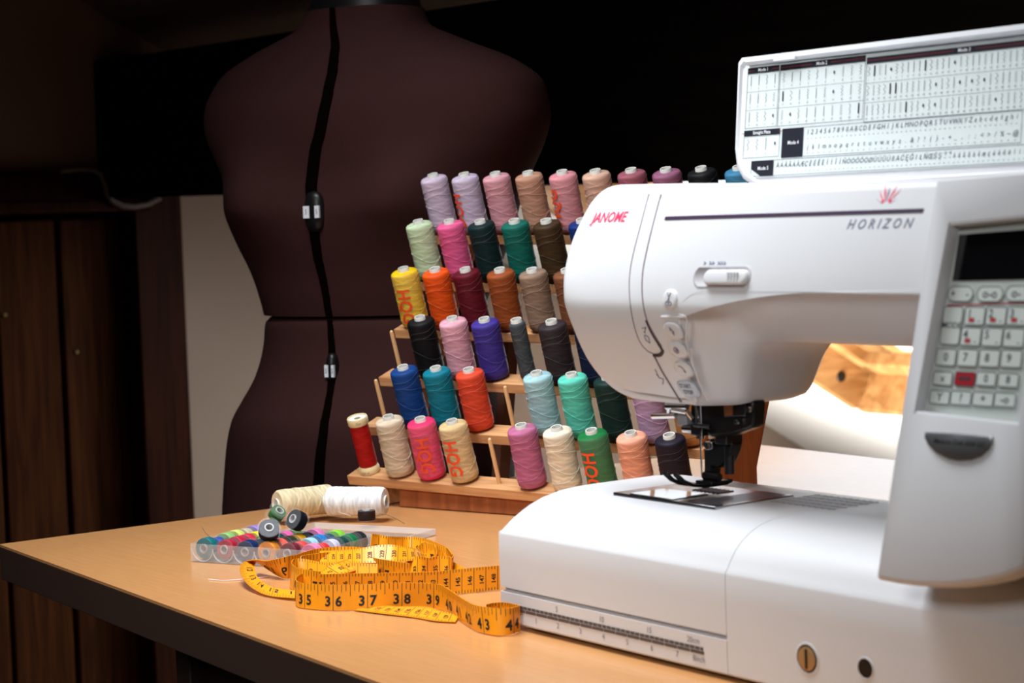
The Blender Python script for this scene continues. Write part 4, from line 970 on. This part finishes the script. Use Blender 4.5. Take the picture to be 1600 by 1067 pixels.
cols = [
 [('teal',S(0,112,122),1),('small bright blue',S(20,70,170),.75),('light green',S(140,190,110),1),('pale lime',S(204,218,110),1),('beige',S(196,186,150),.9),('lavender',S(150,126,196),1)],
 [('rose red',S(176,30,56),.9),('crimson',S(196,26,60),.98),('strawberry red',S(206,44,66),1),('yellow',S(226,196,20),1),('dark green',S(10,60,40),.9),('soft grey',S(150,150,150),.7)],
 [('navy',S(10,40,92),1),('midnight',S(16,22,44),.8),('bright lime',S(110,210,20),1),('dark teal',S(10,60,60),.9),('cerise pink',S(220,90,160),.9),('olive green',S(90,120,60),.8)],
 [('orange',S(246,150,50),1),('coral',S(232,96,80),1),('dark olive',S(50,46,28),1),('amber',S(240,172,30),1),('black',S(10,10,14),.85),('pink',S(230,120,180),1)],
 [('maroon',S(110,24,44),.92),('small scarlet',S(222,66,58),.85),('sky blue',S(160,206,226),.95),('azure blue',S(24,120,196),1),('slate blue',S(40,74,104),.85),('lime green',S(130,206,50),1)],
 [('candy pink',S(236,130,176),1),('small red',S(222,44,54),.8),('pale lilac',S(206,206,232),.9),('spruce green',S(14,66,62),.9),('emerald',S(0,116,66),.95),('charcoal',S(26,32,36),.95)]]
CN = ['leftmost', 'second', 'third', 'fourth', 'fifth', 'rightmost']; ORD = ['front', 'second from the front', 'third from the front', 'third from the back', 'second from the back', 'back']
for i, cl in enumerate(cols):
    for j, (n, c, s_) in enumerate(cl):
        M = TM @ Matrix.Translation((.001+CW*(i+.5), .0030+RD_*j+.0115, .0118)) @ Matrix.Rotation(PI/2+random.uniform(-.05, .05), 4, 'X') @ Matrix.Rotation(random.uniform(0, 3), 4, 'Z')
        bobbin(c, M, '%s bobbin standing in the %s tray column, %s' % (n, CN[i], 'at the '+ORD[j] if j in (0, 5) else ORD[j]), s_)
def at3(px, py, dz):
    return onpl(px, py, (0, 0, dz), Vector((0, 0, 1)))
for (px, py, z, axis, col, lb) in ((420, 829, .0300, (.25, -1.1, 1), S(14, 22, 44), 'navy bobbin lying tilted on top of the tray bobbins'), (464, 813, .0330, (-.75, -.75, .5), S(8, 10, 24), 'black bobbin tipped up on top of the tray bobbins'),
                                   (433, 803, .0310, (.55, -.5, .7), S(60, 112, 50), 'glassy green bobbin leaning in front of the cream spool')):
    p = at3(px, py, z); ax = (ev*axis[0]+ef*(-axis[1])+Vector((0, 0, axis[2]))).normalized()
    M = ax.to_track_quat('Z', 'Y').to_matrix().to_4x4(); M.translation = p - ax*.00575
    bobbin(col, M, lb, .95 if 'glassy' not in lb else .75, 'loose bobbins on top of the tray')
p = on(573, 812, 2, .008); M = Matrix.Translation(Vector((p.x, p.y, .0068)))
bobbin(S(44, 26, 24), M, 'dark brown bobbin lying flat on the lid before the white spool', .9, 'loose bobbins on top of the tray')

# two spools lying on the lid
def lying(px, py, zc, ax, col, label):
    p = on(px, py, 2, zc); ax = ax.normalized(); M = ax.to_track_quat('Z', 'Y').to_matrix().to_4x4(); M.translation = p
    place_spool(col, M.translation, M.to_euler(), label, 'spools lying behind the bobbins')
zl = LH+.0137
pr = on(598, 783, 2, zl)
lying(605, 783.5, zl, (-ev*1.0+ef*(-.28)), (.86, .86, .90), 'white thread spool lying on its side behind the bobbin tray')
lying(430, 789, zl, (ev*.84+ef*(-.55)), S(226, 208, 170), 'cream thread spool lying on its side behind the bobbins')
# loose thread ends
tp = mat('loose_thread', (.75, .68, .55), .7); tdk = mat('loose_thread_dark', (.05, .06, .05), .7); tpk = mat('pink_thread', (.85, .62, .58), .7)
def strand(pts, mt, label, r=.00025):
    P = [on(x, y, 2, z) for x, y, z in pts]; ts = list(range(len(P))); Q = []
    for i in range(6*(len(P)-1)+1): Q.append(Vector([cat([p[k] for p in P], ts, i/6) for k in range(3)]))
    tag(obj('loose_thread', MB().tube(Q, r, 5), mt), label, 'thread')
strand([(326, 905, .0006), (350, 907, .0006), (380, 905, .0006), (420, 901, .0006)], tpk, 'pale pink thread end lying on the table left of the tape', .0005)
strand([(468, 765, .034), (480, 763, .036), (494, 768, .036), (506, 779, .030), (516, 789, .024), (528, 799, .015), (548, 806, .010)], tp, 'cream thread end arching from the cream spool to the white spool')
strand([(592, 803, .012), (606, 805, .010), (618, 810, .008), (632, 818, .0068)], tdk, 'dark thread end trailing over the open tray lid')
strand([(316, 824, .026), (320, 831, .027), (327, 838, .025), (335, 843, .022)], tdk, 'teal thread end sticking up at the front bobbin')

# ------------------------------------------------------------------ tape measure
TWD = .0193
def solve(b, tpx, near, W=TWD):
    d = R_(*tpx).normalized(); oc_ = CAM-b; B_ = oc_.dot(d); disc = B_*B_-(oc_.dot(oc_)-W*W)
    if disc <= 0: t = -B_
    else: t = -B_ - math.sqrt(disc) if near else -B_ + math.sqrt(disc)
    q = CAM+d*t; v = (q-b).normalized(); return b+v*W
def ribbon(sts, n=10, vertical=False):
    """stations: (bottom px, bottom py, bottom z, top px, top py, near?)"""
    P = []
    for s in sts:
        b = on(s[0], s[1], 2, s[2])
        if s[3] is None: t = b+Vector((0, 0, TWD))
        else: t = solve(b, (s[3], s[4]), s[5])
        P.append((b, t))
    ts = list(range(len(P))); out = []
    for i in range(n*(len(P)-1)+1):
        b = Vector([cat([p[0][k] for p in P], ts, i/n) for k in range(3)]); t = Vector([cat([p[1][k] for p in P], ts, i/n) for k in range(3)])
        b.z = max(b.z, .0008); t.z = max(t.z, .0010); v = (t-b).normalized(); out.append((b, b+v*TWD))
    return out
tape_face, tape_print = MB(), MB()
def add_strip(rb, kind, start, sgn=1, flip=False, prn=True, rev=False, inch=.0254):
    n = len(rb); S_ = [0]
    for (a, b), (c, d) in zip(rb, rb[1:]): S_.append(S_[-1]+(((a+b)-(c+d))/2).length)
    def fr(s):
        s = max(0, min(S_[-1]-1e-6, s)); i = 0; lo, hi = 0, n-2
        while lo < hi:
            m_ = (lo+hi+1)//2
            if S_[m_] <= s: lo = m_
            else: hi = m_-1
        i = lo; k = (s-S_[i])/(S_[i+1]-S_[i]); b = rb[i][0].lerp(rb[i+1][0], k); t = rb[i][1].lerp(rb[i+1][1], k)
        tn = (rb[i+1][0]+rb[i+1][1]-rb[i][0]-rb[i][1]).normalized(); return b, t, tn.cross((t-b).normalized())
    def surf(s, h, l):       # h 0 bottom .. 1 top
        b, t, nn = fr(s); return b.lerp(t, h)+nn*l
    for i in range(n):
        pass
    rs = []
    for i in range(n):
        b, t = rb[i]; nn = fr(S_[i])[2]; rs.append([b-nn*.00025, t-nn*.00025, t+nn*.00025, b+nn*.00025])
    tape_face.rings(rs)
    if not prn: return
    Ltot = S_[-1]; sides = (.0005, -.0005)
    def bar(s, h0, h1, wd, l):
        tape_print.add([surf(s-wd/2, h0, l), surf(s+wd/2, h0, l), surf(s+wd/2, h1, l), surf(s-wd/2, h1, l)], [(0,1,2,3)])
    for si, l in enumerate(sides):
        kd_ = kind if (si == 0) == (sgn > 0) else ('cm' if kind == 'inch' else 'inch')
        if kd_ == 'inch':
            q = math.ceil(start*8); s = (q/8-start)*inch
            while s < Ltot:
                if q % 8 == 0:
                    bar(s, .0, 1, .00045, l); num = str(q//8); sz = .0085
                    for ch_, off in ((num[:-1], -1), (num[-1], 1)):
                        if ch_:
                            vs, fs = text(ch_, sz*1.25, bold=.0003, sub=2); wd = .0062*len(ch_)*.62
                            o_ = off*.0043
                            tape_print.add([surf(s+o_+a, .33+b/TWD, l) for a, b in vs], fs)
                else:
                    hh = .45 if q % 4 == 0 else (.30 if q % 2 == 0 else .24); bar(s, 1-hh, 1, .0004, l)
                q += 1; s += inch/8
        else:
            q = math.ceil(start*2.54*4); s = (q/4-start*2.54)*.01
            while s < Ltot:                      # quarter-centimetre ticks at both edges
                bar(s, .88, 1, .00045, l); bar(s, 0, .12, .00045, l)
                if q % 4 == 0:
                    bar(s, .0, 1, .0004, l)
                    vs, fs = text(str(abs(q//4)), .0052, bold=.0001)
                    tape_print.add([surf(s-.0032-b, .48+a/TWD, l) for a, b in vs], fs)
                q += 1; s += .0025
# front strand with its curl at the right end, starting behind the left fold
A = [(500, 919, .0008, 505, 893, False), (478, 925, .0008, 482, 893, False), (464, 936, .0008, 465, 900, False), (464, 947, .0008, 464, 906, True), (482, 951, .0008, 482, 910, True), (522, 953.5, .0008, 522, 914, True), (575, 952, .0008, 575.5, 912, True), (629, 949, .0008, 629, 910.5, True), (680, 950.5, .0008, 680, 912, True),
     (706, 961, .0008, 700.5, 915.5, True), (727, 975, .0008, 719, 921, True), (745, 986, .0008, 738, 934, True), (762, 990.5, .0008, 757, 944, True), (779, 993, .0008, 777, 949.5, True), (797, 991.5, .0008, 795, 950, True), (809, 987, .0008, 808, 947, True), (812, 986, .0008, 811.5, 945, True), (805, 984.5, .0008, 805, 944, True), (790, 981.5, .0008, 790, 941, True), (772, 981.5, .0008, 772, 941.5, True), (760, 984, .0008, 760, 944, True)]
add_strip(ribbon(A), 'inch', 31.35, inch=.0264)
# centimetre strand running to the machine
B = [(498, 934, .0008, 498, 897, True), (545, 933, .0008, 545, 896, True), (600, 932, .0008, 600, 895, True), (680, 930, .0008, 680, 893, True), (719, 927.5, .0008, 719, 889, True), (750, 924, .0008, 750, 886, True), (781, 920.5, .0008, 781, 883.5, True)]
add_strip(ribbon(B), 'cm', 133.55/2.54, )
# left loop with a half twist
Cs = [(575, 891, .0008, 575, 854, True), (534, 889, .0008, 534, 852, True), (500, 892, .0008, 500, 856.5, True), (478, 897, .0008, 478, 861.5, True), (456, 903, .0008, 460, 867, True), (445, 904, .0008, 440, 871.5, True), (433, 899, .0012, 418, 876, True), (414, 887, .006, 402, 874.5, True), (402, 879, .0095, 386, 876, True), (397.5, 884, .0095, 377, 881, True), (398, 890, .0090, 374.5, 890, True), (401, 899, .0075, 380, 904, True), (408, 907, .0065, 393, 918, True), (421, 915.5, .0055, 414, 929, True), (440, 920.5, .005, 438, 933, True), (470, 924, .005, 470, 935, True)]
add_strip(ribbon(Cs), 'inch', 5.6, sgn=-1)
# middle loops
Dl = [(590, 916, .0008, 590, 881, False), (545, 915, .0008, 545, 880, False), (505, 912, .0008, 505, 878.5, False), (475, 909, .0008, 475, 873, False), (459, 910, .0008, 459, 873, False), (453.5, 918, .0008, 456.5, 878.5, True), (464, 925, .0008, 466, 884.5, True), (480, 928, .0008, 481, 889.5, True), (500, 930, .0008, 500, 893, True)]
add_strip(ribbon(Dl), 'inch', 1.3, sgn=1)
El = [(497, 911, .0008, 497, 877, False), (478, 909, .0008, 478, 875, False), (469.5, 907, .0008, 469.5, 872, False), (478, 902, .0008, 478, 867, True), (508, 898, .0008, 508, 863, True), (533, 898, .0008, 533, 863, True), (564, 901, .0008, 564, 866, True), (592, 908, .0008, 592, 873, True), (640, 915, .0008, 640, 880, True)]
add_strip(ribbon(El), 'inch', 12.2)
# twisting strand that turns into the inch face on the right, then the far right loop
X_ = [(506, 899, .012, 500, 896, False), (545, 894.5, .013, 523, 880.5, False), (562, 888, .012, 543, 874, False), (578, 883.5, .011, 565, 872.5, False), (601, 883, .010, 596, 876.5, False), (622, 889, .006, 620, 881, False), (640, 905, .0008, 640, 876, False), (667, 905, .0008, 667, 871, True), (685, 905, .0008, 685, 868.5, True), (698, 906, .0008, 698, 869, True), (706, 905, .0008, 707, 871, True), (707, 898, .0008, 708, 866, False), (698, 892, .0008, 700, 857, False), (682, 887, .0008, 684, 850, False), (664, 883, .0008, 665, 847, False)]
add_strip(ribbon(X_), 'cm', 20/2.54, sgn=1)
W_ = [(500, 880, .012, 500, 861, False), (530, 880, .014, 530, 859.5, False), (560, 880, .016, 560, 857.5, False), (585, 879.5, .016, 585, 853, False), (601, 878.7, .016, 604, 851, False), (622, 877.5, .016, 623, 852.5, False), (654, 875, .014, 649, 857.5, False), (668, 872, .010, 663, 864, False), (676, 874, .006, 672, 862, False)]
add_strip(ribbon(W_), 'cm', 222/2.54)
Vv = [(577, 868, .010, 581, 834, False), (590, 869, .008, 592, 835, False), (606, 871, .006, 606, 838, False), (635, 873, .0008, 635, 839, False), (657, 874, .0008, 657, 840, False), (675, 879, .0008, 675, 845, False), (694, 887, .0008, 694, 853, False), (706, 900, .0008, 706, 866, True)]
add_strip(ribbon(Vv), 'inch', 1.6, sgn=-1)
Rg = [(662, 892, .0008, 660, 862, False), (660, 886, .0008, 653, 855, False), (666, 882, .0008, 664, 847, False), (677, 884, .0008, 677, 850, False), (682, 894, .0008, 682, 861, True), (680, 903, .0008, 680, 870, True)]
add_strip(ribbon(Rg), 'inch', 8.6)
U_ = [(707, 905, .0010, 707, 877, False), (728, 912, .0010, 725, 887, False), (742, 918, .0010, 742, 896, False)]
add_strip(ribbon(U_), 'inch', 22.4)
# strand lying flat under the front
Fl = [(552, 953, .0012, 575, 944, False), (600, 959, .0012, 620, 947.5, False), (649, 964.8, .0012, 665, 948, False), (680, 970, .0014, 690, 955, False), (712, 972, .0012, 716, 962, False)]
add_strip(ribbon(Fl), 'inch', 47.2, sgn=-1)
tm = mat('tape_yellow', srgb(236, 152, 22), .38, spec=.5, var=.05, scale=40)
tm_o = obj('tape_measure', tape_face, tm, smooth=60); tag(tm_o, 'yellow tape measure in loose loops on the table beside the machine', 'tape measure')
tq = obj('printed_scale', tape_print, ink, smooth=0, recalc=False); tq.parent = tm_o
